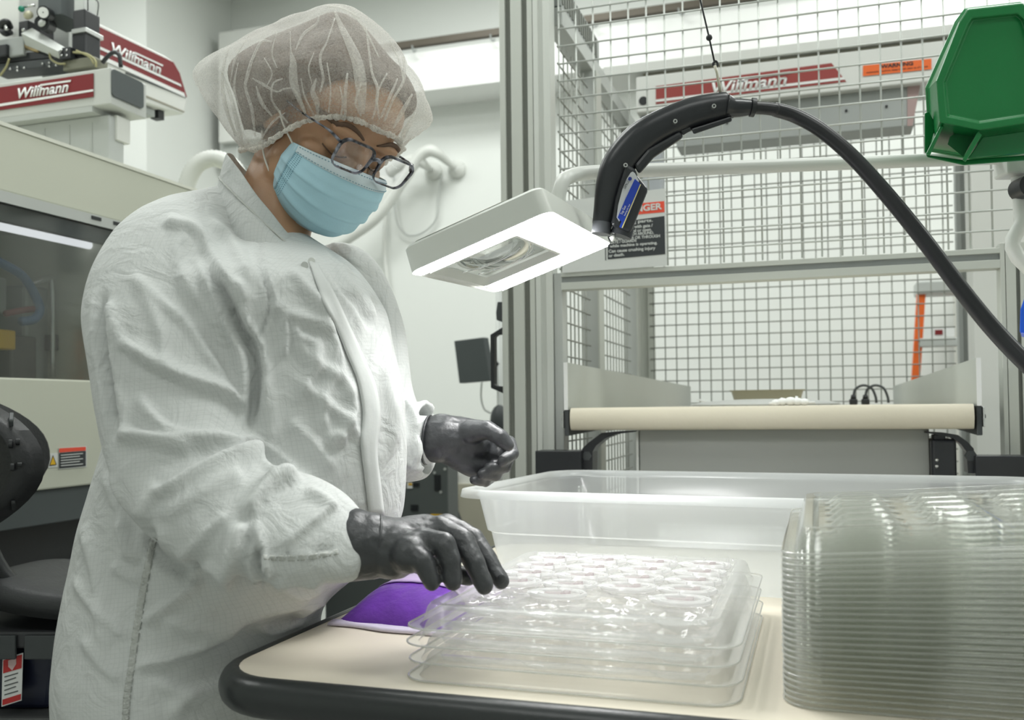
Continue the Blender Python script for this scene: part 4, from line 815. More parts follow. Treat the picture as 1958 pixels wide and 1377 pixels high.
for k in range(5): a_ = 2*PI*k/5+.3; bm = B(); c = Vector((sc_.x+.2*math.cos(a_), sc_.y+.2*math.sin(a_), .027)); cyl(bm, c-Vector((-math.sin(a_), math.cos(a_), 0))*.02, c+Vector((-math.sin(a_), math.cos(a_), 0))*.02, .027, 14); obj('caster', bm, BLACK, ch, True)
TZ2 = 1.80
ct = thing('utility_cart', 'grey utility cart carrying the navy tote beside the machine', 'cart', P(10, 1370, TZ2)); ct.location.z = 0
zc = P(40, 1362, TZ2-.2).z
k0, k1 = P(-230, 1340, TZ2-.22), P(116, 1340, TZ2-.22); e1 = (k1-k0).normalized(); e2 = Vector((-e1.y, e1.x, 0))
kk = lambda a, b, z: Vector((k0.x, k0.y, 0))+e1*a+e2*b+UPv*z
Lk = (k1-k0).length
bm = B(); hexa(bm, [kk(0, 0, zc-.03), kk(Lk, 0, zc-.03), kk(Lk, .26, zc-.03), kk(0, .26, zc-.03)], [kk(0, 0, zc), kk(Lk, 0, zc), kk(Lk, .26, zc), kk(0, .26, zc)]); obj('deck', bm, mat('dark_grey_deck', (.075, .078, .08), .45), ct, bevel=.006)
for a in (.03, Lk-.19):
    for b in (.03, .23): bm = B(); cyl(bm, kk(a, b, 0), kk(a, b, zc-.03), .015, 10); obj('leg', bm, DGREY, ct, True)
nt_ = thing('navy_tote', 'navy blue lidded tote with a red and white label', 'tote', kk(Lk/2, .13, zc))
zl_ = P(60, 1194, TZ2-.18).z
bm = B(); loft(bm, [[kk(.02+e, .02+e, z), kk(Lk-.02-e, .02+e, z), kk(Lk-.02-e, .24-e, z), kk(.02+e, .24-e, z)] for e, z in ((.02, zc+.001), (0, zl_-.03))]); obj('tub', bm, NAVY, nt_, bevel=.008)
bm = B(); hexa(bm, [kk(0, 0, zl_-.029), kk(Lk, 0, zl_-.029), kk(Lk, .26, zl_-.029), kk(0, .26, zl_-.029)], [kk(0, 0, zl_), kk(Lk, 0, zl_), kk(Lk, .26, zl_), kk(0, .26, zl_)]); obj('lid', bm, mat('charcoal_lid', (.04, .042, .046), .45), nt_, bevel=.005)
for x in (-25, 60): c = P(x, 1186, TZ2-.22); bm = B(); l = (c-kk(0, 0, 0)).dot(e1); hexa(bm, [kk(l, -.008, zl_-.045), kk(l+.06, -.008, zl_-.045), kk(l+.06, -.001, zl_-.045), kk(l, -.001, zl_-.045)], [kk(l, -.008, zl_-.005), kk(l+.06, -.008, zl_-.005), kk(l+.06, -.001, zl_-.005), kk(l, -.001, zl_-.005)]); obj('latch', bm, DGREY, nt_, bevel=.002)
# its label
fo = kk(0, .012, 0)
def on_face(px, py, o):
    d = Vector(ray(px, py)); t = (fo-Vector(CAM)).dot(e2)/d.dot(e2); return Vector(CAM)+d*t-e2*o
bm = B(); slab(bm, [on_face(x, y, .004) for x, y in ((8, 1258), (47, 1247), (44, 1338), (6, 1350))], -e2*.001); lb_ = obj('label', bm, WHITE, nt_)
bm = B(); slab(bm, [on_face(x, y, .0055) for x, y in ((10, 1261), (45.5, 1250), (44.5, 1276), (9.5, 1286))], -e2*.0006); obj('label_heading', bm, mat('label_red', (.55, .03, .03), .45), lb_)
bm = B(); slab(bm, [on_face(x, y, .0055) for x, y in ((8.5, 1336), (43.5, 1325), (43, 1336), (8, 1347))], -e2*.0006); obj('label_footer', bm, mat('label_red_footer', (.55, .03, .03), .45), lb_)
bm = B(); slab(bm, [on_face(x, y, .0065) for x, y in ((20, 1261), (35, 1257), (35, 1268), (27.5, 1280), (20, 1273))], -e2*.0006); obj('label_shield', bm, mat('pale_pink_mark', (.7, .5, .5), .45), lb_)
for k in range(5): y = 1292+k*8.5; bm = B(); slab(bm, [on_face(x, yy, .0058) for x, yy in ((12, y), (38-4*(k % 2), y-7.5), (38-4*(k % 2), y-5.8), (12, y+1.8))], -e2*.0004); obj('label_line', bm, DGREY, lb_)

# ------------------------------------------------------------------ things along the far wall
WV = VB-.02
bx = thing('wall_box', 'tall white box mounted on the far wall behind the hairnet', 'box', PV(450, 200, WV)) 
a, b = PV(417, 62, 4.75), PV(520, 262, 4.75)
bm = B(); box(bm, (a.x, 4.75, b.z), (b.x, VB, a.z)); obj('case', bm, WHITEP, bx, bevel=.006)
bm = B(); box(bm, (a.x-.03, 4.8, b.z-.12), (a.x+.1, VB, b.z+.18)); obj('lower_step', bm, LGREY, bx, bevel=.006)
# white pipes on two round wall brackets
for k, (px, py, qx, qy, lb) in enumerate(((823, 324, 806, 311, 'white pipe on round wall bracket, the lower one nearer the spectacles'), (868, 320, 838, 294, 'white bent pipe on round wall bracket, the one nearer the guard post'))):
    lb = ('white pipe leaving the round wall bracket closer to the spectacles', 'white bent pipe leaving the round wall bracket closer to the guard post')[k]
    t = thing('wall_pipe', lb, 'pipe', PV(px, py, VB-.02), 'pipes by the far wall')
    c = PV(px, py, VB-.06); bm = B(); cyl(bm, c+Vector((0, .06, 0)), c+Vector((0, .03, 0)), .05, 24); cyl(bm, c+Vector((0, .03, 0)), c, .05, 24, .022); obj('bracket', bm, OFFW, t, True, auto=True)
    pts = [(px, py, -.06), ((px+qx)/2, (py+qy)/2, -.12), (qx, qy, -.17)] + ([(820, 288, -.19), (800, 302, -.19), (770, 345, -.19), (725, 410, -.19), (670, 452, -.19), (560, 520, -.19)] if k else [(795, 305, -.18), (770, 312, -.18), (745, 330, -.15)])
    s_ = spline([tuple(PV(x, y, VB+d)) for x, y, d in pts], 6); bm = B(); tube(bm, [Vector(p) for p in s_], [.014+.020*min(1, i/16) for i in range(len(s_))], 12); obj('pipe', bm, OFFW, t, True)
bm = B(); curve_tube(bm, [PV(x, y, VB-.03) for x, y in ((845, 335), (838, 380), (833, 420), (808, 445), (780, 450), (762, 430), (755, 395), (753, 330))], .006, 8); tag(obj('thin_hose', bm, LGREY, None, True), 'thin pale hose hanging in a loop below the wall brackets', 'hose')
bm = B(); curve_tube(bm, [PV(x, y, VB-.03) for x, y in ((738, 400), (735, 480), (742, 560), (742, 700))], .012, 8); tag(obj('drop_pipe', bm, OFFW, None, True), 'pale pipe running down the far wall behind the magnifier lamp', 'pipe')
# ribbed vacuum hose above the machine
hv = 2.2; pts = spline([tuple(P(x, y, 2.75)) for x, y in ((352, 385), (360, 345), (378, 315), (410, 303), (445, 318), (462, 345))], 12)
bm = B(); tube(bm, [Vector(p) for p in pts], [.0235+(.0022 if i % 2 else 0) for i in range(len(pts))], 14); tag(obj('ribbed_hose', bm, OFFW, None, True), 'white ribbed hose arching over the machine behind the collar', 'hose')
# flat screen on a floor stand
DV = 3.3; dp = lambda px, py, v=DV: PV(px, py, v)
ms = thing('monitor_stand', 'dark flat screen on a slim floor stand beside the guard post', 'monitor', dp(937, 900)); ms.location.z = 0
bm = B(); slab(bm, [dp(868, 652), dp(924, 645), dp(937, 728), dp(878, 733)], (.01, .03, 0)); obj('screen', bm, SLATE, ms, bevel=.002)
bm = B(); c = dp(938, 690); cyl(bm, (c.x+.015, DV+.06, 0), (c.x+.015, DV+.06, dp(938, 470).z), .012, 12); obj('pole', bm, LGREY, ms, True)
bm = B(); cyl(bm, dp(905, 695)+Vector((0, .03, 0)), (c.x+.015, DV+.06, dp(938, 695).z), .012, 10); obj('arm', bm, BLACK, ms, True)
bm = B(); cyl(bm, (c.x+.015, DV+.06, 0), (c.x+.015, DV+.06, .03), .2, 28); obj('foot', bm, BLACK, ms)
bm = B(); curve_tube(bm, [dp(921, 730), dp(920, 760), dp(926, 782), dp(938, 790)], .004, 8); obj('cable', bm, LGREY, ms, True)
bm = B(); ball(bm, (c.x+.015, DV+.05, dp(938, 805).z), (.035, .035, .06)); obj('clamp', bm, DGREY, ms, True)
# slate control cabinet low behind the person
EV = 3.0; ep = lambda px, py, v=EV: PV(px, py, v)
cc = thing('control_cabinet', 'slate grey control cabinet low behind the person, with small dark windows', 'cabinet', ep(800, 1000)); cc.location.z = 0
a, b = ep(620, 890), ep(857, 1000); bm = B(); box(bm, (a.x, EV, .02), (b.x, EV+.10, ep(800, 868).z)); obj('body', bm, mat('slate_cabinet_paint', (.095, .108, .105), .5), cc, bevel=.004)
for x0, y0, x1, y1, m_, nm in ((831, 908, 843, 938, BLACK, 'window'), (786, 965, 800, 977, BLACK, 'window'), (791, 923, 802, 930, BLACK, 'window'), (779, 923, 789, 934, WHITE, 'sticker'), (824, 983, 846, 990, YELLOW, 'yellow_strip')):
    a, b = ep(x0, y0), ep(x1, y1); bm = B(); box(bm, (a.x, EV-.004, b.z), (b.x, EV-.0005, a.z)); k = obj(nm, bm, m_, cc)
    if nm == 'sticker': lab(k, 'white sticker'); a, b = ep(781, 924, EV-.004), ep(788, 928, EV-.004); bm = B(); box(bm, (a.x, EV-.006, b.z), (b.x, EV-.0045, a.z)); obj('sticker_mark', bm, YELLOW, k)
for px, py in ((831, 904), (843, 941), (851, 897)): c = ep(px, py); bm = B(); cyl(bm, c, c+Vector((0, -.003, 0)), .005, 10); obj('screw', bm, LGREY, cc)
# low pale machine base and trailing cable beyond
GV = 3.9; g = lambda px, py, v=GV: PV(px, py, v)
pb = thing('pale_plinth', 'low pale and tan plinth behind the milky tote', 'plinth', g(885, 1000)); pb.location.z = 0
a = g(840, 925); b = g(935, 1000); bm = B(); box(bm, (a.x, GV, .0), (b.x+.2, GV+.3, a.z)); obj('base', bm, mat('tan_panel', (.42, .40, .32), .5, var=.12, vscale=4), pb)
bm = B(); box(bm, (a.x, GV+.02, a.z), (b.x+.2, GV+.3, g(860, 860).z)); obj('upper_panel', bm, WHITEP, pb)
c = g(866, 923); bm = B(); box(bm, (c.x-.012, GV+.0, a.z), (c.x+.012, GV+.018, a.z+.05)); obj('catch', bm, BRASS, pb)
bm = B(); curve_tube(bm, [g(868, 930, GV-.05), g(868, 960, GV-.05), g(878, 990, GV-.05), g(885, 1010, GV-.05)], .008, 8); obj('cable', bm, DGREY, pb, True)

# ------------------------------------------------------------------ magnifier lamp over the table
LO = Vector((-.3744, 1.1982, 1.3412)); LM = Matrix(((.9458, .0234, -.3240), (-.0338, .9991, -.0264), (.3231, .0359, .9457)))
LWd, LHt = .1918, .3119
lw = lambda x, y, z: LO + LM @ Vector((x, y, z))
def l_on(px, py, z=0.):      # a sight line meeting a level of the lamp head, in the head's own axes
    d = Vector(ray(px, py)); n = LM.col[2]; o = lw(0, 0, z); t = (o-Vector(CAM)).dot(n)/d.dot(n); q = Vector(CAM)+d*t-LO; return q.dot(LM.col[0]), q.dot(LM.col[1])
ML = thing('magnifier_lamp', 'white magnifier lamp with glowing square head on a bent arm over the trays', 'lamp', (LO.x, LO.y, LO.z))
hx, hy = LWd/2, LHt/2
oc = [l_on(822, 512), l_on(990, 455), l_on(1072, 487), l_on(918, 540)]
ox0 = (oc[0][0]+oc[3][0])/2; ox1 = (oc[1][0]+oc[2][0])/2; oy0 = (oc[0][1]+oc[1][1])/2; oy1 = (oc[2][1]+oc[3][1])/2
ox0 = max(ox0, -hx+.008)
def lr(e, z, rad=.016): return [lw(x, y, z) for x, y in rrect(-hx+e, -hy+e, hx-e, hy-e, rad, 6)]
def li(e, z): return [lw(x, y, z) for x, y in rrect(ox0-e, oy0-e, ox1+e, oy1+e, .006, 6)]
bm = B(); rg = [lr(.002, .002), lr(0, 0), lr(0, .004), lr(.001, .030), lr(.004, .033, .014), lr(.030, .040, .012), li(.010, .041), li(.004, .040), li(.004, .020), li(.000, .004), li(.003, .001)]
Rr = [[bm.verts.new(p) for p in r_] for r_ in rg]
for a, b in zip(Rr, Rr[1:]+Rr[:1]):
    for i in range(len(a)): bm.faces.new((a[i], a[(i+1) % len(a)], b[(i+1) % len(a)], b[i]))
hd = obj('lamp_head', bm, LAMPW, ML, True, auto=True)
bm = B(); g0, g1 = -.0015, .0005
for x0, y0, x1, y1 in ((-hx+.006, -hy+.005, hx-.006, oy0-.006), (ox1+.006, oy0-.006, hx-.005, oy1+.006), (-hx+.012, oy1+.006, hx-.006, hy-.005)):
    hexa(bm, [lw(x0, y0, g0), lw(x1, y0, g0), lw(x1, y1, g0), lw(x0, y1, g0)], [lw(x0, y0, g1), lw(x1, y0, g1), lw(x1, y1, g1), lw(x0, y1, g1)])
lab(obj('diffuser', bm, GLOW, ML), 'glowing white light panel')
bm = B(); a_ = li(.006, -.003); b_ = li(-.004, .006); c_ = li(.003, -.0035); Rr = [[bm.verts.new(p) for p in r_] for r_ in (li(.006, -.0016), a_, c_, b_, li(-.001, .010))]
for a, b in zip(Rr, Rr[1:]):
    for i in range(len(a)): bm.faces.new((a[i], a[(i+1) % len(a)], b[(i+1) % len(a)], b[i]))
obj('lens_bezel', bm, LAMPW, ML, True, auto=True)
lcx, lcy = (ox0+ox1)/2, (oy0+oy1)/2
bm = B(); ball(bm, (0, 0, 0), (1, 1, 1), u=40, v=20)
for v in bm.verts: x, y, z = v.co; v.co = lw(lcx+x*(ox1-ox0)*.46, lcy+y*(oy1-oy0)*.45, .014+z*.016)
lab(obj('magnifying_lens', bm, MGLASS, ML, True), 'clear thick magnifying lens')
for k in range(2):
    bm = B(); n = 24; pts = [lw(lcx+(ox1-ox0)*.40*math.sin(PI*(-.8+1.6*i/n)*.5), lcy+(oy1-oy0)*(.12-.34*k)+(oy1-oy0)*.16*math.cos(PI*(-.8+1.6*i/n)*.5), .002-.004*k) for i in range(n+1)]
    tube(bm, pts, .0012, 6); obj('lens_edge', bm, STEEL, ML, True)
c = lw(hx*.1, -hy*.55, .0405); bm = B(); cyl(bm, c, c+LM.col[2]*.010, .012, 20); obj('switch_knob', bm, BLACK, ML, True, auto=True)
armp = [lw(hx-.03, .0, .036), P(1074, 352, 1.24), P(1090, 338, 1.26), P(1120, 331, 1.28), P(1200, 327, 1.30), P(1400, 320, 1.33), P(1650, 311, 1.36), P(1900, 302, 1.38), P(1938, 302, 1.38)]
s_ = spline([tuple(p) for p in armp], 6); bm = B(); tube(bm, [Vector(p) for p in s_], .0098, 14); obj('arm', bm, OFFW, ML, True)
el = [P(1932, 308, 1.38), P(1946, 330, 1.38), P(1950, 370, 1.37), P(1955, 420, 1.36), P(1975, 520, 1.34)]; low = Vector(PZ(2010, 1010, TZ)); low.y = 1.55
s_ = spline([tuple(p) for p in el]+[(.585, 1.45, 1.10), (.60, 1.50, TZ+.03)], 6); bm = B(); tube(bm, [Vector(p) for p in s_], .0105, 12); obj('lower_arm', bm, OFFW, ML, True)
bm = B(); cyl(bm, (.60, 1.50, TZ+.001), (.60, 1.50, TZ+.05), .03, 20, .018); obj('table_clamp', bm, LGREY, ML, True, auto=True)
bm = B(); box(bm, (-.022, -.02, -.016), (.022, .02, .016), Matrix.Translation(P(1940, 318, 1.375)) @ Matrix.Rotation(TH, 4, 'Z')); obj('elbow_joint', bm, OFFW, ML, bevel=.004)
c = P(1962, 358, 1.35); bm = B(); cyl(bm, c+FHv*.02, c-FHv*.012, .016, 22); kb = obj('elbow_knob', bm, BLACKS, ML, True, auto=True)

# ------------------------------------------------------------------ ionising air gun on its hose and hanging wire
GZ = 1.21
gun = thing('air_gun', 'black ionising air gun with blue and white label hanging nozzle down by its hose', 'air gun', P(1165, 455, GZ))
def gtube(bm, pts, flat=.72, n=18, Z=GZ, k=5):
    s_ = spline([(*tuple(P(x, y, Z)), r*Z/1800) for x, y, r in pts], k)
    P3 = [Vector(q[:3]) for q in s_]; rings = []
    view = (P3[0]-Vector(CAM)).normalized()
    for i, p in enumerate(P3):
        t = (P3[min(i+1, len(P3)-1)]-P3[max(0, i-1)]).normalized(); a = view.cross(t).normalized(); b = t.cross(a)
        rings.append([p+(a*math.cos(2*PI*j/n)+b*math.sin(2*PI*j/n)*flat)*s_[i][3] for j in range(n)])
    loft(bm, rings)
bm = B(); gtube(bm, [(1151, 430, 19), (1158, 398, 23), (1167, 350, 27.5), (1184, 312, 31.5), (1222, 268, 33), (1272, 238, 31.5), (1328, 216, 30.5), (1384, 204, 27.5), (1390, 203, 25)]); obj('gun_body', bm, BLACKS, gun, True, auto=True)
def gslab(pts, z0, z1, m, name, parent=gun, bevel=0.):
    bm = B(); hexa(bm, [P(x, y, z0) for x, y in pts], [P(x, y, z1) for x, y in pts]); return obj(name, bm, m, parent, bevel=bevel)
gslab([(1196, 312), (1214, 322), (1219, 336), (1240, 362), (1206, 446), (1168, 432), (1176, 380)], GZ-.017, GZ+.017, BLACKS, 'grip_housing', bevel=.004)
gslab([(1322, 246), (1398, 222), (1400, 232), (1326, 257)], GZ-.012, GZ+.012, BLACKS, 'rear_guard', bevel=.002)
gslab([(1212, 316), (1238, 285), (1300, 250), (1308, 262), (1250, 302), (1222, 334)], GZ-.011, GZ+.011, BLACKS, 'trigger_guard', bevel=.004)
gslab([(1302, 250), (1320, 243), (1322, 249), (1306, 259)], GZ-.008, GZ+.008, BLACK, 'trigger', bevel=.001)
bm = B(); gtube(bm, [(1149, 448, 18.5), (1152, 426, 19)], 1, Z=GZ, k=2); obj('nozzle_ring', bm, mat('dark_grey_satin', (.085, .09, .10), .3, .2), gun, True, auto=True)
bm = B(); gtube(bm, [(1187, 452, 21), (1192, 436, 21)], .85, Z=GZ-.002, k=2); obj('nozzle_guard', bm, BLACKS, gun, True, auto=True)
bm = B(); gtube(bm, [(1174, 460, 5), (1171, 452, 6)], 1, k=2); obj('nozzle_tip', bm, OFFW, gun, True)
lbz = GZ-.0185
lw_ = gslab([(1206, 330), (1210, 328), (1214, 331), (1222, 346), (1214, 362), (1184, 424), (1179, 416), (1182, 392), (1190, 362), (1199, 341)], lbz, lbz+.0012, mat('label_silver', (.60, .62, .64), .35), 'label', bevel=0)
gslab([(1214, 342), (1226, 353), (1205, 404), (1190, 437), (1184, 434), (1188, 424), (1181, 416), (1196, 380)], lbz-.001, lbz, mat('label_blue', (.012, .05, .42), .35), 'label_blue_field', lw_)
gslab([(1224.2, 352), (1225.6, 353), (1190.6, 436), (1188.6, 435.5)], lbz-.0018, lbz-.001, mat('label_yellow', (.75, .68, .25), .4), 'label_yellow_line', lw_)
def gtext(s, p0, p1, h, m, name): 
    a, b = P(*p0, lbz-.0022), P(*p1, lbz-.0022); up_ = P(p0[0]-(p1[1]-p0[1])*-1*0+ (p1[1]-p0[1]), p0[1]-(p1[0]-p0[0]), lbz-.0022)-a
    return obj(name, text_bm(s, h*lbz/1800*1.4, frame_at(a, b-a, up_), .0002, width=(b-a).length), m, lw_)
gtext('SIMCO', (1196, 361.5), (1204, 345), 5, SBLK, 'brand_lettering'); gtext('Top Gun', (1190, 411), (1197.5, 394.5), 5, WHITE, 'model_lettering'); gtext('Ionizing Air Gun', (1195, 413), (1205, 391), 2.6, WHITE, 'model_lettering')
c = P(1204.5, 342, lbz-.002); bm = B(); cyl(bm, c, c-FHv*.0006, .0024, 16); obj('brand_dot', bm, mat('dot_blue', (.012, .03, .25), .4), lw_)
for x, y in ((1365, 203), (1291, 232), (1196, 316)): c = P(x, y, GZ-.0145-.0045); bm = B(); cyl(bm, c+FHv*.006, c-FHv*.001, .0028, 14); s1 = obj('screw', bm, STEEL, gun, True, auto=True); bm = B(); cyl(bm, c-FHv*.001, c-FHv*.0016, .0014, 8); obj('screw_socket', bm, BLACK, s1)
bm = B(); curve_tube(bm, [P(1374, 178, GZ), P(1386, 180, GZ), P(1394, 188, GZ), P(1397, 194, GZ)], .0022, 8); obj('hang_loop', bm, BLACK, gun, True)
bm = B(); gtube(bm, [(1388, 204, 24), (1402, 206, 19), (1420, 206, 17), (1437, 205, 14.5)], 1); obj('strain_relief', bm, BLACKS, gun, True)
bm = B(); gtube(bm, [(1435.5, 205, 18), (1443.5, 206, 18)], 1, k=2); obj('collar', bm, BLACK, gun, True, auto=True)
hz = [(1443, 206, 12, GZ), (1462, 207, 12.3, GZ), (1482, 209.5, 12.3, GZ-.002), (1484, 210, 13.5, GZ), (1522, 222, 14, GZ), (1570, 249, 14, 1.20), (1628, 298, 14.4, 1.19), (1692, 368, 15, 1.18), (1764, 456, 15.5, 1.17), (1835, 550, 16, 1.16), (1900, 630, 16.6, 1.15), (1968, 700, 17, 1.13), (2040, 762, 17, 1.11), (2110, 800, 17, 1.09)]
s_ = spline([(*tuple(P(x, y, z)), r*z/1800) for x, y, r, z in hz], 8); bm = B(); tube(bm, [Vector(q[:3]) for q in s_], [q[3] for q in s_], 14); obj('air_hose', bm, mat('black_rubber_hose', (.014, .015, .018), .33, var=.1), gun, True)
hw = thing('hanging_wire', 'thin black wire with knot and clip holding up the air gun', 'wire', P(1370, 122, GZ))
top_ = P(1339, 0, GZ); kn = P(1356, 72, GZ); dirw = (top_-kn); endw = kn+dirw*((CEIL-kn.z)/dirw.z)
bm = B(); tube(bm, [endw, top_, kn, P(1366, 118, GZ)], .0013, 6); obj('wire', bm, BLACK, hw, True)
bm = B(); ball(bm, kn, (.0042, .0035, .0042), u=10, v=8); obj('knot', bm, BLACK, hw, True)
bm = B(); curve_tube(bm, [P(1363, 122, GZ), P(1368, 117, GZ), P(1372, 122, GZ), P(1368, 128, GZ), P(1363, 122, GZ)], .0016, 8); obj('ring', bm, BLACK, hw, True)
bm = B(); tube(bm, [P(1367, 126, GZ), P(1371, 140, GZ), P(1374, 158, GZ), P(1378, 180, GZ)], [.0036, .0028, .0034, .003], 10, flat=.6); obj('clip', bm, mat('ivory_clip', (.50, .48, .38), .3), hw, True)

# ------------------------------------------------------------------ hanging parts bins
gb = thing('green_bin', 'green plastic parts bin hanging bottom outwards at the upper corner', 'bin', P(1900, 310, 1.25))
outl = [(1790, 155), (1796, 234), (1872, 249), (1958, 236), (2004, 226), (2008, 150), (1972, 20), (1955, 6), (1850, 18), (1834, 42)]
inl = [(1805, 158), (1811, 223), (1873, 235), (1958, 222), (1990, 213), (1993, 150), (1957, 36), (1945, 26), (1858, 35), (1850, 48)]
inl2 = [(1808, 158), (1814, 220), (1873, 232), (1958, 219), (1987, 210), (1990, 150), (1954, 38), (1943, 29), (1860, 38), (1853, 50)]
def gq(pts, z): return [P(x, y, z) for x, y in pts]
def inset(pts, k):
    cx, cy = sum(p[0] for p in pts)/len(pts), sum(p[1] for p in pts)/len(pts); out = []
    n = len(pts)
    for i, (x, y) in enumerate(pts):
        a, b = pts[i-1], pts[(i+1) % n]; tx, ty = b[0]-a[0], b[1]-a[1]; l = math.hypot(tx, ty) or 1; nx, ny = -ty/l, tx/l
        if (cx-x)*nx+(cy-y)*ny < 0: nx, ny = -nx, -ny
        out.append((x+nx*k, y+ny*k))
    return out
ol_far = [(x-(14 if x < 1850 and y > 60 else -4 if x > 1990 else 3), y+(52 if y > 200 else 4 if y < 60 else 14)) for x, y in outl]
bm = B(); Rr = loft(bm, [gq(outl, 1.19), gq(outl, 1.198), gq(inset(outl, -1), 1.205), gq(ol_far, 1.32), gq(inset(ol_far, -7), 1.322), gq(inset(ol_far, -7), 1.335)], cap=False)
bm.faces.new(Rr[-1][::-1]); Ri = loft(bm, [gq(outl, 1.19), gq(inl, 1.190), gq(inl2, 1.197)], cap=False); bm.faces.new(Ri[-1]); bmesh.ops.remove_doubles(bm, verts=bm.verts, dist=1e-6)
obj('bin_body', bm, GREEN, gb, bevel=.0018)
bm = B(); hexa(bm, gq([(1768, 217), (1776, 213), (1790, 240), (1772, 297), (1768, 290)], 1.27), gq([(1768, 217), (1776, 213), (1790, 240), (1772, 297), (1768, 290)], 1.278)); obj('side_flange', bm, GREEN, gb, bevel=.001)
bm = B(); hexa(bm, gq([(1798, 241), (1804, 242), (1778, 298), (1770, 295)], 1.20), gq([(1798, 241), (1804, 242), (1778, 298), (1770, 295)], 1.27)); obj('corner_rib', bm, GREEN, gb, bevel=.001)
bm = B(); hexa(bm, gq([(1870, 250), (1878, 258), (1846, 310), (1840, 306)], 1.195), gq([(1870, 250), (1878, 258), (1846, 310), (1840, 306)], 1.26)); obj('corner_rib', bm, GREEN, gb, bevel=.001)
bm = B(); q_ = [(1770, 296), (1842, 306), (1958, 297), (2010, 290), (2010, 299), (1958, 307), (1842, 316), (1774, 301)]; hexa(bm, gq(q_, 1.24), gq(q_, 1.30)); obj('front_lip', bm, GREEN, gb, bevel=.0015)
bm = B(); q_ = [(1879, 262), (1958, 251), (2006, 243), (2006, 285), (1958, 293), (1852, 302)]; hexa(bm, gq(q_, 1.215), gq(q_, 1.22)); lab(obj('front_wall', bm, mat('glossy_green_plastic', (.010, .17, .05), .12, var=.05), gb, bevel=.001), 'shiny front wall')
bm = B(); q_ = [(1816, 262), (1838, 247), (1868, 252), (1842, 300), (1812, 276)]; hexa(bm, gq(q_, 1.235), gq(q_, 1.24)); obj('inner_gusset', bm, mat('pale_green_plastic', (.06, .27, .12), .25), gb)
bb = thing('blue_bin', 'bright blue bin edge at the picture border beside the fence post', 'bin', P(1975, 600, 1.5))
q_ = [(1958, 572), (1951, 592), (1950, 634), (1953, 641), (2060, 655), (2070, 560), (1985, 540)]
bm = B(); hexa(bm, gq(q_, 1.45), gq(q_, 1.58)); obj('bin_body', bm, BLUE, bb, bevel=.002)
bm = B(); q_ = [(1952, 636), (1953, 644), (2060, 662), (2062, 652)]; hexa(bm, gq(q_, 1.445), gq(q_, 1.59)); obj('bin_rim', bm, mat('pale_blue_plastic', (.20, .26, .75), .3), bb, bevel=.001)
rk = thing('bin_rack', 'grey bin rack upright on the table beyond the picture edge', 'rack', (.80, 1.42, TZ))
bm = B(); a = P(2120, 300, 1.43); box(bm, (a.x-.02, a.y-.02, TZ+.001), (a.x+.02, a.y+.02, 2.15)); obj('upright', bm, LGREY, rk, bevel=.002)
b0, b1 = P(1870, 120, 1.342), P(2135, 120, 1.42); bm = B(); hexa(bm, [b0, b1, b1+UPv*.06, b0+UPv*.06], [p+FHv*.006 for p in (b0, b1, b1+UPv*.06, b0+UPv*.06)]); obj('louvre_rail', bm, LGREY, rk)
b0, b1 = P(1985, 590, 1.585), P(2135, 590, 1.59); bm = B(); hexa(bm, [b0, b1, b1+UPv*.05, b0+UPv*.05], [p+FHv*.006 for p in (b0, b1, b1+UPv*.05, b0+UPv*.05)]); obj('louvre_rail', bm, LGREY, rk)

# ------------------------------------------------------------------ the person
HM = Matrix(((-.3697, .6764, .637), (-.922, -.352, -.1613), (.1151, -.647, .7538))); HT = Vector((-.6254, 1.1243, 1.5192))
hl = lambda x, y, z: HT + HM @ Vector((x, y, z))
pc = P(430, 1200, 1.24); pc.z = 0
per = thing('person', 'person in white cleanroom coat, hairnet, blue mask and glasses bending over the trays', 'person', (pc.x, pc.y, 0))
# body: head, neck and trunk grown as one skin
bm = B()
def hb(c, r): ball(bm, hl(*c), r, HM, u=28, v=18)
hb((0, -.015, .045), (.0745, .094, .084)); hb((0, .035, -.015), (.062, .064, .085)); hb((0, .056, -.078), (.040, .040, .030)); hb((0, .075, -.092), (.020, .022, .018))
hb((0, .05, .055), (.062, .048, .052))
for s in (-1, 1):
    hb((s*.043, .062, -.016), (.022, .026, .020)); hb((s*.028, .087, .032), (.028, .016, .010)); hb((s*.033, .081, .010), (.0165, .0150, .0135)); hb((s*.076, -.006, -.002), (.009, .019, .031)); hb((s*.052, .030, -.055), (.018, .030, .035)); hb((s*.011, .107, -.030), (.009, .010, .008))
hb((0, .100, -.060), (.022, .012, .006)); hb((0, .098, -.071), (.019, .012, .006))
capsule(bm, hl(0, .095, .020), .0085, hl(0, .119, -.024), .0115)
nb = P(512, 440, 1.26); capsule(bm, hl(0, -.03, -.05), .050, nb, .056, 20)
capsule(bm, nb, .056, P(500, 560, 1.25), .085, 20); capsule(bm, P(500, 560, 1.25), .085, P(440, 1000, 1.24), .10, 20)
capsule(bm, P(440, 1000, 1.24), .10, pc+UPv*.80, .10, 20)
bm = remesh(bm, .0032, 4); obj('body', bm, SKIN, per, True); body = per.children[-1] if per.children else None
body = [o for o in COL.objects if o.name.startswith('body') and o.parent == per][0]
bb_ = B(); bb_.from_mesh(body.data); bvh = BVHTree.FromBMesh(bb_); boff = origin_of(body)
def face_pt(x, z, off):
    o = hl(x, .3, z)-boff; d = HM @ Vector((0, -1, 0)); h, n, i, dist = bvh.ray_cast(o, d)
    return (h+boff-d*off) if h is not None else hl(x, .1, z)
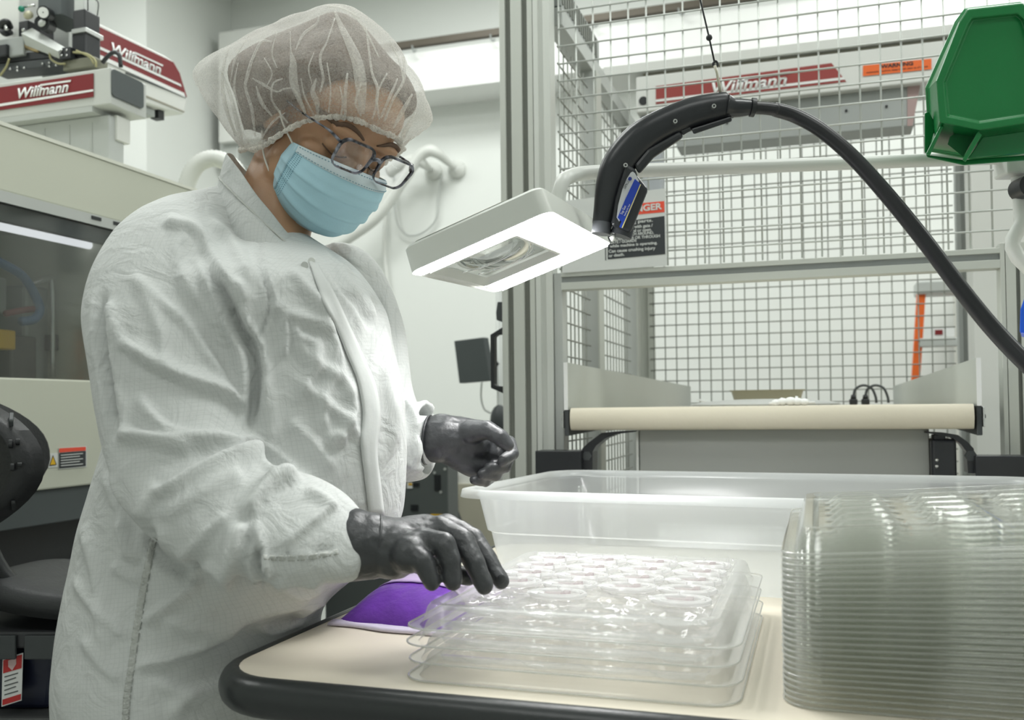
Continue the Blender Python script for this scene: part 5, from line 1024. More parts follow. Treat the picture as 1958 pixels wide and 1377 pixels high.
for s in (1, -1):
    bm = B(); n = 14; q = [(s*(.011+.046*i/n), .0335+.0085*math.sin(PI*min(1, i/n*1.1)*.75)-.006*(i/n)**3) for i in range(n+1)]
    tube(bm, [face_pt(x, z, .0003) for x, z in q], [.0018+.0036*math.sin(PI*(.25+.75*(1-i/n)))*1.0 for i in range(n+1)], 8, flat=.6); obj('eyebrow', bm, BROWM, per, True)
    bm = B(); q = [(s*(.018+.030*i/n), .0035-.005*math.sin(PI*i/n)) for i in range(n+1)]; tube(bm, [face_pt(x, z, .0004) for x, z in q], .0011, 6); obj('eyelashes', bm, BROWM, per, True)
# ---- hair and hairnet: meridians from a crown point over a bulge to the elastic edge
def around(pts, n):      # closed spline through local points
    p = [np.array(q) for q in pts]; N = len(p); out = []
    for i in range(n):
        f = i*N/n; k = int(f); t = f-k; a, b, c, d = p[(k-1) % N], p[k], p[(k+1) % N], p[(k+2) % N]
        out.append(.5*((2*b)+(c-a)*t+(2*a-5*b+4*c-d)*t*t+(3*b-a-3*c+d)*t**3))
    return out
def mir(r): return r + [(-x, y, z) for x, y, z in r[-2:0:-1]]
LOOP = mir([(0, .104, .054), (.030, .096, .053), (.056, .083, .042), (.072, .064, .020), (.079, .042, -.010), (.082, .018, -.048), (.072, -.035, -.080), (.042, -.075, -.088), (0, -.092, -.088)])
EQU = mir([(0, .112, .102), (.047, .104, .100), (.082, .080, .092), (.106, .044, .074), (.121, .000, .044), (.130, -.065, .000), (.124, -.140, -.036), (.080, -.195, -.044), (0, -.215, -.044)])
APEX = np.array((0, -.098, .132))
def cap_surface(loop, equ, apex, n, m, scale=1., rip=0., wr=0., seed=0., mf=1.265):
    Lp, Eq = around(loop, n), around(equ, n); ctr = np.array((0, -.02, .03)); rows = []
    for i in range(n):
        a = apex; e = Eq[i]; l = Lp[i]; mid = a*.42+e*.58; mid = ctr+(mid-ctr)*(mf-(.15*min(1, max(0, (-e[1]-.05)/.12)) if mf > 1.2 else 0))
        nr_ = a*.80+e*.20; nr_ = ctr+(nr_-ctr)/np.linalg.norm(nr_-ctr)*np.linalg.norm(a-ctr)*1.005
        col = spline([a, nr_, mid, e, (e*.32+l*.68)*np.array((1.0, 1, 1)), l], m//5)
        rows.append(col)
    out = []
    for k in range(len(rows[0])):
        t = k/(len(rows[0])-1); r = []
        for i in range(n):
            p = ctr+(rows[i][k]-ctr)*scale; d = p-ctr; d = d/np.linalg.norm(d)
            amp = rip*max(0, (t-.55)/.45)**1.2*math.sin(2*PI*i/n*42+3*math.sin(i*.37)) + wr*(abs(noise.noise(Vector(p*16)+Vector((seed, 0, 0))))-.25)*min(1, k/6)
            r.append(p+d*amp)
        out.append(r)
    return out
def cap_mesh(rows, lim=None):
    bm = B(); n = len(rows[0]); top = bm.verts.new(hl(*rows[0][0])); R_ = [[bm.verts.new(hl(*p)) for p in r] for r in rows[1:]]
    for i in range(n): bm.faces.new((top, R_[0][i], R_[0][(i+1) % n]))
    for a, b in zip(R_, R_[1:]):
        for i in range(n): bm.faces.new((a[i], a[(i+1) % n], b[(i+1) % n], b[i]))
    return bm, R_
HLOOP = mir([(0, .078, .102), (.030, .074, .098), (.058, .056, .082), (.074, .034, .046), (.083, .014, .004), (.088, -.014, -.040), (.076, -.05, -.060), (.042, -.085, -.066), (0, -.098, -.068)])
HEQ = mir([(0, .076, .116), (.036, .072, .115), (.066, .054, .102), (.089, .026, .080), (.100, -.010, .050), (.107, -.065, .018), (.094, -.125, -.006), (.058, -.160, -.010), (0, -.172, -.010)])
bm, _ = cap_mesh(cap_surface(HLOOP, HEQ, np.array((0, -.096, .121)), 72, 32, .985, .0, .008, 5., 1.16)); obj('hair', bm, HAIRM, per, True); hairo = [o for o in COL.objects if o.name.startswith('hair') and o.parent == per][0]
sm = hairo.modifiers.new('thick', 'SOLIDIFY'); sm.thickness = .004; sm.offset = -1
rows = cap_surface(LOOP, EQU, APEX, 168, 44, 1, .0022, .011, 0.)
bm, R_ = cap_mesh(rows); net = obj('hairnet', bm, NET, per, True)
nb_ = B(); nb_.from_mesh(net.data); nbvh = BVHTree.FromBMesh(nb_); noff = origin_of(net)
def on_net(px, py, off):
    d = Vector(ray(px, py)).normalized(); h, n, i, dist = nbvh.ray_cast(Vector(CAM)-noff, d)
    return None if h is None else h+noff-d*off
def pleat(path, wid, m=NETF, off=.0015):
    s_ = spline([(x, y, w) for (x, y), w in zip(path, wid)], 6); L, Rr_ = [], []
    for i, (x, y, w) in enumerate(s_):
        a, b = s_[max(0, i-1)], s_[min(len(s_)-1, i+1)]; tx, ty = b[0]-a[0], b[1]-a[1]; l = math.hypot(tx, ty) or 1; nx, ny = -ty/l, tx/l
        p, q = on_net(x-nx*w/2, y-ny*w/2, off), on_net(x+nx*w/2, y+ny*w/2, off*1.8)
        if p is None or q is None: continue
        L.append(p); Rr_.append(q)
    if len(L) < 3: return
    bm = B(); A_ = [bm.verts.new(p) for p in L]; B_ = [bm.verts.new(p) for p in Rr_]
    for i in range(len(A_)-1): bm.faces.new((A_[i], A_[i+1], B_[i+1], B_[i]))
    o = obj('hairnet_pleat', bm, m, net, True); sm = o.modifiers.new('thick', 'SOLIDIFY'); sm.thickness = .0006
PL = [([(600, 100), (590, 130), (596, 160)], [1, 3, 1]), ([(530, 60), (520, 100), (530, 130)], [1, 3, 1]), ([(670, 20), (700, 60), (725, 110)], [1, 3, 2]), ([(505, 110), (520, 140), (510, 165)], [1, 3, 1]), ([(745, 75), (765, 120), (772, 160)], [1, 3, 1]), ([(625, 120), (632, 170), (628, 215)], [1, 3, 2]), ([(575, 150), (583, 185), (600, 220)], [1, 3, 2]), ([(545, 215), (520, 235), (500, 265)], [1, 4, 2]), ([(455, 120), (448, 170), (462, 215)], [1, 4, 1]), ([(480, 60), (450, 110), (440, 160)], [1, 3, 1]), ([(430, 180), (440, 230), (462, 275)], [1, 5, 2]), ([(640, 20), (650, 45), (665, 75), (682, 115), (690, 160), (692, 218)], [3, 9, 14, 20, 22, 10]), ([(555, 60), (556, 95), (560, 120), (561, 155), (572, 190), (588, 225)], [2, 3, 12, 16, 9, 3]),
      ([(640, 35), (625, 80), (612, 110), (618, 150), (612, 175)], [3, 3, 5, 5, 3]), ([(610, 30), (605, 45), (580, 65), (565, 95)], [3, 4, 5, 2]), ([(605, 150), (598, 175), (606, 195), (608, 218)], [3, 9, 10, 3]),
      ([(700, 50), (706, 100), (712, 140), (722, 168), (720, 200), (712, 228)], [2, 4, 4, 5, 4, 3]), ([(740, 140), (725, 168), (720, 190), (725, 228)], [3, 3, 5, 3]), ([(770, 100), (773, 150), (752, 190), (735, 232)], [3, 5, 4, 4]),
      ([(760, 150), (745, 185), (728, 225)], [2, 5, 3]), ([(788, 180), (768, 215), (752, 245)], [3, 8, 3]), ([(483, 150), (505, 162), (528, 175), (545, 170), (563, 172), (580, 205), (585, 225)], [2, 5, 3, 3, 4, 5, 3]),
      ([(520, 20+60), (500, 80), (482, 115), (472, 150), (470, 170), (482, 210), (488, 260)], [3, 4, 5, 6, 5, 6, 3]), ([(490, 165), (500, 195), (520, 222)], [2, 7, 3]), ([(540, 150), (522, 160), (520, 190), (535, 215), (550, 235)], [2, 3, 4, 4, 3]),
      ([(650, 165), (655, 195), (652, 222)], [2, 4, 3]), ([(664, 140), (660, 180), (660, 222)], [3, 7, 4]), ([(690, 160), (680, 195), (690, 222)], [2, 4, 3]), ([(565, 240), (530, 262), (490, 276), (470, 282)], [3, 6, 8, 4]), ([(420, 130), (440, 180), (455, 240), (465, 280)], [2, 6, 8, 4]),
      ([(440, 80), (425, 140), (430, 200), (450, 260)], [2, 5, 7, 3]), ([(560, 14), (600, 12), (650, 14), (690, 35)], [2, 4, 4, 2]), ([(795, 215), (775, 250), (766, 275)], [2, 10, 4])]
for p_, w_ in PL: pleat(p_, w_)
bm = B(); el = []
n = len(rows[0])
for i in range(n): p = rows[-1][i]; d = p-np.array((0, -.02, .0)); d /= np.linalg.norm(d); el.append(hl(*(p+d*(.0012*math.sin(i*1.9)+.001*math.sin(i*.83)))))
rings = []
for i in range(n):
    t = (el[(i+1) % n]-el[i-1]).normalized(); a = t.cross(UPv).normalized(); b = t.cross(a); r = .0034+.0009*math.sin(i*2.3)+.0007*math.sin(i*.71)
    rings.append([el[i]+(a*math.cos(2*PI*k/8)+b*math.sin(2*PI*k/8))*r for k in range(8)])
Rv = [[bm.verts.new(p) for p in q] for q in rings]
for i in range(n):
    for k in range(8): bm.faces.new((Rv[i][k], Rv[i][(k+1) % 8], Rv[(i+1) % n][(k+1) % 8], Rv[(i+1) % n][k]))
obj('elastic_edge', bm, NETE, net, True)
# ---- face mask
def mask_pt(s, t, off=0.):
    cy = np.interp(t, [0, .10, .25, .5, .72, .88, 1], [.119, .131, .138, .132, .122, .109, .084]); cz = np.interp(t, [0, .10, .25, .5, .72, .88, 1], [.000, -.011, -.026, -.056, -.086, -.103, -.112])
    sy = np.interp(t, [0, .5, 1], [.052, .046, .040]); sz = np.interp(t, [0, .5, 1], [-.017, -.048, -.082]); sx = np.interp(t, [0, .35, .7, 1], [.069, .071, .066, .058])
    a = abs(s); c = math.cos(a*PI/2)**.85; x = sx*math.sin(s*PI/2)**1 if True else 0
    y = sy+(cy-sy)*c; z = sz+(cz-sz)*c
    fold = 0
    for tt, h in ((.36, .0036), (.56, .0042), (.74, .0034)):
        d = t-tt-.05*a; fold += h*math.exp(-(d/.055)**2)*(1 if d < 0 else math.exp(-(d/.012)**2))*(1-.4*a)
    nrm = Vector((x*.9, .06+y*.4, z*.25)).normalized()
    return hl(*(Vector((x, y, z))+nrm*(fold+off+.0015*noise.noise(Vector((s*3, t*4, 1))))))
def mask_patch(s0, s1, t0, t1, ns, nt, off, name, m, parent, th=.0012):
    bm = B(); G = [[bm.verts.new(mask_pt(s0+(s1-s0)*i/ns, t0+(t1-t0)*j/nt, off)) for i in range(ns+1)] for j in range(nt+1)]
    for j in range(nt):
        for i in range(ns): bm.faces.new((G[j][i], G[j][i+1], G[j+1][i+1], G[j+1][i]))
    o = obj(name, bm, m, parent, True); q = o.modifiers.new('thick', 'SOLIDIFY'); q.thickness = th; q.offset = 0; return o
mk = mask_patch(-1, 1, 0, 1, 56, 60, 0, 'face_mask', MASKB, per); lab(mk, 'light blue pleated face mask')
lab(mask_patch(-.97, .97, .0, .13, 48, 6, .0012, 'nose_band', MASKW, mk), 'white stitched top band')
lab(mask_patch(.90, 1.0, .0, 1, 4, 40, .0012, 'side_band', mat('pale_blue_mask_edge', (.46, .68, .78), .8), mk), 'pale side band'); mask_patch(-1.0, -.90, .0, 1, 4, 40, .0012, 'side_band', MASKW, mk)
mask_patch(-.98, .98, .955, 1, 40, 3, .0010, 'lower_band', MASKW, mk)
STI = mat('mask_stitch', (.16, .33, .42), .7)
bm = B()
for t_ in (.022, .108):
    for k in range(46):
        s_ = -.9+1.8*k/46; a, b = mask_pt(s_, t_, .0024), mask_pt(s_+.018, t_, .0024); tube(bm, [a, b], .0005, 5)
for k in range(26):
    for j in range(4): a, b = mask_pt(.80+.028*j, .15+.8*k/26, .0014), mask_pt(.812+.028*j, .15+.8*k/26, .0014); tube(bm, [a, b], .0004, 5)
st_ = obj('stitching', bm, STI, mk)
for s in (1, -1):
    for t_, e in ((.03, (s*.079, -.002, .010)), (.93, (s*.078, -.006, -.036))):
        a = mask_pt(s*.985, t_, .001); b = hl(*e); mid = (a+b)/2+(HM @ Vector((s*.006, 0, 0))); bm = B(); curve_tube(bm, [a, mid, b], .0013, 6); obj('ear_loop', bm, LOOPM, mk, True)
# ---- spectacles
gl = B(); GY = .130
def lens_loop(s, k, e=0., y=GY):
    out = []
    for x, z in rrect(-.0275-e, -.0215-e, .0275+e, .0215+e, .014+e, 8):
        xx = x*(1+.04*(z/.02)); out.append((s*(.0335)+xx+.003, y-.10*abs(s*.0335+xx)**1.0*.16-.0*k-.12*(z-.0)*-1*.9, .017+z))
    return out
sp_ = None
for s in (1, -1):
    bm = B(); Lo = [Vector(p) for p in lens_loop(s, 0)]; Li = [Vector(p) for p in lens_loop(s, 0, -.0028)]; rings = []
    for a, b in zip(Lo, Li):
        wdt = 1.05 if a.z > .012 else .55; o_ = b+(a-b)*wdt; rings.append([hl(*(o_+Vector((0, .0018, 0)))), hl(*(o_+Vector((0, -.0022, 0)))), hl(*(b+Vector((0, -.0022, 0)))), hl(*(b+Vector((0, .0018, 0))))])
    Rv = [[bm.verts.new(p) for p in q] for q in rings]; n = len(Rv)
    for i in range(n):
        for k in range(4): bm.faces.new((Rv[i][k], Rv[i][(k+1) % 4], Rv[(i+1) % n][(k+1) % 4], Rv[(i+1) % n][k]))
    r_ = obj('spectacles' if sp_ is None else 'rim', bm, FRAMEM, per if sp_ is None else sp_, True, auto=True)
    if sp_ is None: sp_ = r_; lab(sp_, 'mottled grey spectacle frame')
    bm = B(); c = Vector((0, 0, 0)); L_ = [Vector(p) for p in lens_loop(s, 0, -.002)]
    for p in L_: c += p/len(L_)
    mid = [[bm.verts.new(hl(*(c+(p-c)*f+Vector((0, .0022*(1-f*f), 0))))) for p in L_] for f in (1, .7, .4)]; cv_ = bm.verts.new(hl(*(c+Vector((0, .0022, 0)))))
    for a, b in zip(mid, mid[1:]):
        for i in range(len(a)): bm.faces.new((a[i], a[(i+1) % len(a)], b[(i+1) % len(a)], b[i]))
    for i in range(len(L_)): bm.faces.new((mid[-1][i], mid[-1][(i+1) % len(L_)], cv_))
    lab(obj('spectacle_lens', bm, LENS, sp_, True), 'clear reflective lens')
    hx_ = max(lens_loop(s, 0), key=lambda p: p[0]*s)
    pts = [(s*.0595+.003, hx_[1]-.001, .029), (s*.068+.002, .112, .031), (s*.0725, .100, .030), (s*.077, .050, .022), (s*.0805, .0, .016), (s*.079, -.018, -.002)]
    s_ = spline(pts, 6); bm = B(); tube(bm, [hl(*p) for p in s_], [.0036-.0014*min(1, i/14) for i in range(len(s_))], 8, flat=.6); obj('temple_arm', bm, FRAMEM, sp_, True)
    bm = B(); ball(bm, hl(s*.010, GY-.012, .004), (.003, .005, .006), HM); obj('nose_pad', bm, LENS, sp_, True)
bm = B(); curve_tube(bm, [hl(.0100, GY-.001, .022), hl(.006, GY+.002, .026), hl(0, GY+.002, .026), hl(-.0045, GY-.001, .022)], .0026, 8); obj('bridge', bm, FRAMEM, sp_, True)

# ---- white coat
bm = B()
def oval(xl, xr, py, Z, b, n=48, pw=2.3, lean=0.):
    c = P((xl+xr)/2, py, Z); a = (xr-xl)/2*Z/1800; out = []
    for k in range(n):
        t = 2*PI*k/n; cx_, sx_ = math.cos(t), math.sin(t); e = 2/pw
        k_ = 1-.5*min(1, max(0, (py-1020)/160))*max(0, -sx_) if cx_ > 0 else 1
        out.append(c+RHv*a*k_*math.copysign(abs(cx_)**e, cx_)+FHv*b*math.copysign(abs(sx_)**e, sx_))
    return out
T = [(440, 580, 440, 1.265, .045), (420, 600, 455, 1.26, .055), (365, 645, 482, 1.255, .095), (300, 688, 515, 1.25, .145), (264, 720, 560, 1.24, .19), (250, 741, 600, 1.24, .20), (246, 752, 660, 1.24, .195), (242, 765, 720, 1.235, .19), (238, 772, 780, 1.23, .185),
     (228, 775, 850, 1.23, .185), (205, 772, 920, 1.23, .185), (182, 764, 990, 1.235, .19), (170, 730, 1060, 1.24, .195), (164, 676, 1108, 1.24, .20), (161, 622, 1155, 1.237, .203), (158, 606, 1190, 1.235, .205), (154, 600, 1260, 1.23, .21), (156, 600, 1320, 1.23, .21), (162, 602, 1380, 1.23, .21), (164, 606, 1500, 1.23, .21), (165, 606, 1700, 1.23, .21), (165, 606, 1860, 1.23, .21)]
Ts = spline(T, 4)
loft(bm, [oval(*q) for q in Ts])
def sleeve(pts, n=28, k=7, hollow=.05, flat=1.):
    s_ = spline([(*tuple(P(x, y, Z)), r*Z/1800) for x, y, Z, r in pts], k); P3 = [Vector(q[:3]) for q in s_]; rings = []; nr = None
    for i, p in enumerate(P3):
        t = (P3[min(i+1, len(P3)-1)]-P3[max(0, i-1)]).normalized()
        nr = (FHv-t*FHv.dot(t)).normalized() if nr is None else (nr-t*nr.dot(t)).normalized(); bn = t.cross(nr)
        rings.append([p+(nr*math.cos(2*PI*j/n)*flat+bn*math.sin(2*PI*j/n))*s_[i][3] for j in range(n)])
    if hollow:
        t = (P3[-1]-P3[-2]).normalized(); c = P3[-1]
        for d, f in ((.0, .86), (.02, .84), (.045, .80)): rings.append([c-t*d+(q-c)*f for q in rings[len(P3)-1]])
    loft(bm, rings)
sleeve([(462, 385, 1.27, 52), (405, 418, 1.22, 78), (345, 468, 1.14, 106), (316, 540, 1.10, 127), (314, 600, 1.085, 145), (326, 660, 1.07, 152), (336, 760, 1.055, 150), (352, 850, 1.04, 148), (392, 935, 1.02, 142), (470, 985, 1.00, 134), (560, 1008, 1.0, 134), (620, 1026, 1.005, 119), (668, 1043, 1.01, 92), (700, 1050, 1.015, 72), (710, 1053, 1.016, 68)], flat=.62*1.0)
sleeve([(628, 500, 1.36, 50), (664, 542, 1.42, 72), (688, 640, 1.45, 88), (705, 760, 1.44, 88), (735, 835, 1.42, 88), (778, 845, 1.39, 86), (806, 842, 1.375, 86), (822, 841, 1.372, 76)], flat=.9)
bm = remesh(bm, .0046, 16, .6)
def sculpt(bm, strokes, it=1):
    bm.verts.ensure_lookup_table(); bm.normal_update(); co = np.array([v.co[:] for v in bm.verts]); no = np.array([v.normal[:] for v in bm.verts]); px = proj(co)
    face = np.clip((np.einsum('ij,ij->i', no, (CAM-co)/np.linalg.norm(CAM-co, axis=1)[:, None])-.02)/.2, 0, 1); zz = (co-CAM) @ FH
    D = np.zeros(len(co))
    for st in strokes:
        pts, wd, h = st[:3]; kind = st[3] if len(st) > 3 else 'r'; zr = st[4] if len(st) > 4 else (0, 9)
        s_ = [q for q in spline(pts, 5)]; best = np.full(len(co), 1e9); tt = np.zeros(len(co)); sg = np.zeros(len(co)); N = len(s_)-1
        for i in range(N):
            a, b = s_[i], s_[i+1]; ab = b-a; l2 = ab @ ab+1e-9; t = np.clip(((px-a) @ ab)/l2, 0, 1); q = px-(a+t[:, None]*ab); d = np.hypot(q[:, 0], q[:, 1]); m_ = d < best
            best[m_] = d[m_]; tt[m_] = (i+t[m_])/N; sg[m_] = np.sign(ab[0]*q[m_, 1]-ab[1]*q[m_, 0])
        taper = np.clip(np.sin(np.clip(tt, .0, 1)*PI)*2.2, 0, 1); x = best/wd
        if kind == 'r': f = np.exp(-x*x)
        elif kind == 'v': f = -np.exp(-x*x)+.45*np.exp(-((x-2.0)/.9)**2)
        elif kind == 'a': f = np.where(sg > 0, np.exp(-(x/2.2)**2), np.exp(-(x/.55)**2))      # steep on one side
        else: f = np.where(sg < 0, np.exp(-(x/2.2)**2), np.exp(-(x/.55)**2))
        D += f*taper*h*.001*face*((zz > zr[0]) & (zz < zr[1]))
    D = np.where(D > 0, .0115*np.tanh(D/.0115), .015*np.tanh(D/.015))
    for v, d, n in zip(bm.verts, D, no): v.co += Vector(n)*d*1.75
Z4 = lambda L: [(100+x/2.374, 280+y/2.374) for x, y in L]      # read off enlarged views
Z8 = lambda L: [(80+x/2.473, 820+y/2.473) for x, y in L]
ST = [([(560, 640), (600, 690), (650, 720), (680, 760)], 10, 4, 'r'), ([(560, 720), (610, 760), (660, 800), (690, 850)], 9, 4, 'r'), ([(550, 800), (600, 850), (640, 900)], 9, 4, 'r'), ([(600, 560), (640, 640), (660, 720)], 8, 4, 'a'), ([(740, 640), (735, 720), (745, 800), (740, 880)], 7, 4, 'r'), ([(720, 560), (730, 620), (728, 700)], 7, 3, 'v'), ([(755, 700), (750, 780), (758, 860)], 6, 3, 'r'), ([(200, 900), (240, 1000), (250, 1080)], 10, 5, 'r'), ([(160, 1000), (190, 1120), (200, 1260)], 12, 5, 'r'), ([(300, 1180), (400, 1200), (520, 1160), (600, 1140)], 12, 6, 'r'), ([(280, 1300), (380, 1330), (460, 1290)], 12, 5, 'r'), ([(250, 520), (300, 620), (320, 720)], 11, 4, 'r'), ([(420, 560), (450, 660), (470, 760)], 9, 4, 'r'), ([(400, 420), (450, 470), (480, 540)], 9, 4, 'r'), ([(498, 448), (501, 520), (518, 571), (509, 613), (487, 662)], 3.5, 4, 'v'), ([(506, 448), (508, 520), (526, 571), (516, 613)], 3, 2, 'r'), ([(620, 458), (650, 493), (690, 518)], 3.5, 4, 'v'), (Z4([(690, 480), (740, 590), (790, 700), (850, 820), (905, 920), (925, 1040), (915, 1160), (900, 1290)]), 9, 13, 'v'),
      (Z4([(310, 890), (400, 960), (500, 1020), (620, 1075), (780, 1130), (890, 1200)]), 9, 10, 'b'), (Z4([(400, 1120), (450, 1210), (520, 1280), (640, 1310), (760, 1320), (860, 1360), (930, 1400)]), 8, 9, 'a'),
      (Z4([(280, 1290), (400, 1310), (520, 1350), (640, 1400)]), 10, 6, 'r'), (Z4([(235, 660), (222, 800), (235, 950), (262, 1120), (290, 1330)]), 7, 9, 'v'), (Z4([(245, 700), (300, 860), (330, 930)]), 8, 5, 'r'),
      (Z4([(500, 345), (550, 370), (620, 385), (680, 450), (730, 560)]), 8, 7, 'b'), (Z4([(600, 390), (560, 470), (600, 600), (700, 740), (800, 900)]), 12, 4, 'r'), (Z4([(360, 560), (480, 700), (600, 800), (700, 950), (800, 1080)]), 9, 4, 'r'),
      (Z4([(840, 610), (880, 680), (890, 760), (900, 870)]), 6, 7, 'a'), (Z4([(690, 500), (770, 590), (850, 640), (920, 720)]), 9, 5, 'r'),
      (Z4([(1045, 760), (1062, 860), (1050, 960)]), 5, 6, 'r'), (Z4([(1090, 790), (1120, 860), (1170, 880), (1190, 950), (1150, 1080), (1110, 1180)]), 7, 5, 'r'), (Z4([(1200, 850), (1215, 950), (1180, 1060)]), 8, 4, 'r'), (Z4([(990, 700), (1080, 760), (1200, 800), (1280, 850)]), 12, 5, 'r'),
      (Z4([(1060, 540), (1150, 640), (1230, 720), (1260, 790)]), 10, 4, 'r'), (Z4([(1260, 520), (1330, 640), (1400, 720), (1460, 840)]), 8, 4, 'v'), (Z4([(1340, 1080), (1370, 1180), (1340, 1280), (1270, 1370)]), 7, 5, 'a'), (Z4([(1240, 1330), (1300, 1310), (1330, 1360)]), 5, 5, 'r'),
      (Z4([(1290, 1000), (1230, 1150), (1240, 1300)]), 10, 4, 'r'), (Z4([(960, 1040), (1000, 1200), (980, 1350)]), 12, 4, 'r'),
      (Z8([(350, 20), (450, 30), (600, 55), (760, 50), (900, 75)]), 8, 8, 'a'), (Z8([(540, 310), (640, 255), (760, 190), (880, 140), (1000, 115), (1060, 130)]), 8, 13, 'a'), (Z8([(905, 100), (980, 85), (1040, 110), (1120, 170), (1190, 215)]), 7, 8, 'v'),
      (Z8([(495, 440), (520, 350), (580, 285)]), 9, 7, 'b'), (Z8([(975, 420), (1030, 340), (1100, 270), (1230, 225)]), 8, 13, 'b'), (Z8([(960, 440), (930, 560), (890, 690), (860, 765)]), 10, 14, 'a'), (Z8([(1000, 430), (1030, 530), (1050, 640), (1075, 730)]), 7, 8, 'r'),
      (Z8([(1030, 560), (1020, 650), (1060, 730)]), 8, 9, 'v'), (Z8([(1040, 580), (1130, 590), (1260, 580), (1420, 560)]), 3, 4, 'v'), (Z8([(640, 620), (720, 550), (800, 470), (900, 390)]), 9, 5, 'r'), (Z8([(560, 420), (700, 340), (850, 250), (960, 220)]), 14, 5, 'r'),
      (Z8([(1050, 255), (1120, 240), (1200, 225)]), 7, 7, 'r'), (Z8([(1130, 560), (1220, 480), (1330, 390), (1380, 350)]), 8, 5, 'r'), (Z8([(1250, 280), (1330, 320), (1400, 380)]), 9, 4, 'r'), (Z8([(700, 690), (760, 655), (850, 660), (890, 690)]), 7, 7, 'r'), (Z8([(1080, 720), (1200, 770), (1330, 740)]), 9, 5, 'r'),
      (Z8([(480, 920), (560, 860), (680, 770), (760, 710)]), 10, 9, 'r'), (Z8([(430, 1130), (600, 1080), (780, 1000), (930, 900)]), 12, 9, 'r'), (Z8([(420, 1000), (330, 920), (220, 810), (150, 700)]), 9, 5, 'r'), (Z8([(385, 1200), (290, 1110), (190, 980)]), 9, 5, 'r'), (Z8([(480, 720), (400, 690), (330, 640)]), 8, 5, 'r'),
      (Z8([(500, 470), (540, 580), (610, 640), (700, 690)]), 10, 8, 'v'), (Z8([(600, 1377), (700, 1250), (900, 1150), (1000, 1080)]), 14, 6, 'r'), (Z8([(360, 420), (420, 560), (470, 620)]), 10, 6, 'r'), (Z8([(1000, 920), (1080, 960), (1150, 930), (1250, 900)]), 7, 6, 'r'), (Z8([(1180, 880), (1260, 820), (1350, 800)]), 7, 6, 'r'),
      ([(772, 765), (790, 790), (800, 840), (790, 900)], 7, 6, 'r'), ([(800, 765), (822, 775), (815, 800), (800, 830)], 5, 6, 'r'), ([(775, 880), (800, 895), (830, 880)], 6, 5, 'r')]
sculpt(bm, ST)
for v in bm.verts:
    p = v.co; n1 = noise.noise(Vector((p.x*6, p.y*6, p.z*3.5))); n2 = abs(noise.noise(Vector((p.x*9+9, p.y*9, p.z*4.5)))); n3 = abs(noise.noise(Vector((p.x*19+p.z*8, p.y*19, p.z*13)))); v.co += v.normal*(.0045*n1+.0042*(.2-n2)+.0010*(.2-n3))
bmesh.ops.smooth_vert(bm, verts=bm.verts, factor=.5, use_axis_x=True, use_axis_y=True, use_axis_z=True)
coat_o = obj('coat', bm, COATM, per, True); lab(coat_o, 'white cleanroom coat with fine grid weave')
cb2 = B(); cb2.from_mesh(coat_o.data); cbvh = BVHTree.FromBMesh(cb2); coff = origin_of(coat_o)
def on_coat(px, py, off):
    d = Vector(ray(px, py)).normalized(); h, n, i, dist = cbvh.ray_cast(Vector(CAM)-coff, d)
    return None if h is None else h+coff-d*off
def strip(Lp, Rp, off, name, m, k=5, th=.002, rough_=0., parent=coat_o, n=5):
    a, b = spline(Lp, k), spline(Rp, k); bm = B(); G = []
    for i in range(len(a)):
        row = []
        for j in range(n+1):
            x, y = a[i]+(b[i]-a[i])*j/n; p = on_coat(x, y, off*min(1, 2.2*math.sin(PI*(.08+.84*j/n)))+rough_*math.sin(i*2.4+j)+rough_*.6*math.sin(i*1.1))
            if p is None: row = None; break
            row.append(bm.verts.new(p))
        if row: G.append(row)
    for r0, r1 in zip(G, G[1:]):
        for j in range(n): bm.faces.new((r0[j], r0[j+1], r1[j+1], r1[j]))
    o = obj(name, bm, m, parent, True); q = o.modifiers.new('thick', 'SOLIDIFY'); q.thickness = th; q.offset = -1; return o
strip([(590, 500), (612, 560), (638, 615), (664, 680), (684, 730), (694, 790), (690, 850), (697, 910), (706, 990)], [(604, 496), (640, 560), (668, 620), (700, 690), (720, 740), (728, 800), (722, 860), (728, 920), (736, 985)], .0055, 'placket', mat('white_fabric_band', (.60, .618, .605), .75, bump=.12, bscale=45), th=.002)
SEAMM = mat('gathered_seam_fabric', (.56, .575, .545), .8, bump=.3, bscale=200)
strip([(288, 1030), (270, 1110), (256, 1190), (245, 1270), (236, 1330), (233, 1378)], [(300, 1030), (284, 1110), (270, 1190), (258, 1270), (250, 1330), (247, 1378)], .0016, 'side_seam', SEAMM, k=20, rough_=.0016, th=.001)
strip([(502, 1060), (540, 1062), (590, 1060), (645, 1050)], [(504, 1070), (542, 1073), (592, 1071), (648, 1060)], .0004, 'cuff_seam', SEAMM, k=14, rough_=.0009, th=.0005)
# standing collar
def cring(back, front, hw, Z0, n=56, open_=.02):
    c = (back+front)/2; ax = (front-back)/2; out = []
    for k in range(n+1):
        t = 2*PI*(open_+(1-2*open_)*k/n); out.append(c+ax*math.cos(t)+FHv*hw*math.sin(t)*-1)
    return out
cbk, cfr = P(442, 290, 1.30), P(580, 482, 1.235)
rings = [cring(P(412, 432, 1.31), P(640, 580, 1.21), .112, 0), cring(P(425, 372, 1.30), P(612, 520, 1.22), .098, 0), cring(P(427, 345, 1.30), P(598, 508, 1.225), .086, 0), cring(P(433, 318, 1.30), P(588, 492, 1.23), .078, 0), cring(P(441, 293, 1.30), P(580, 474, 1.235), .074, 0)]
bm = B(); R_ = loft(bm, rings, cap=False, closed=False)
for v in bm.verts: v.co += Vector((noise.noise(v.co*22), noise.noise(v.co*22+Vector((5, 0, 0))), noise.noise(v.co*22+Vector((9, 0, 0)))))*.004
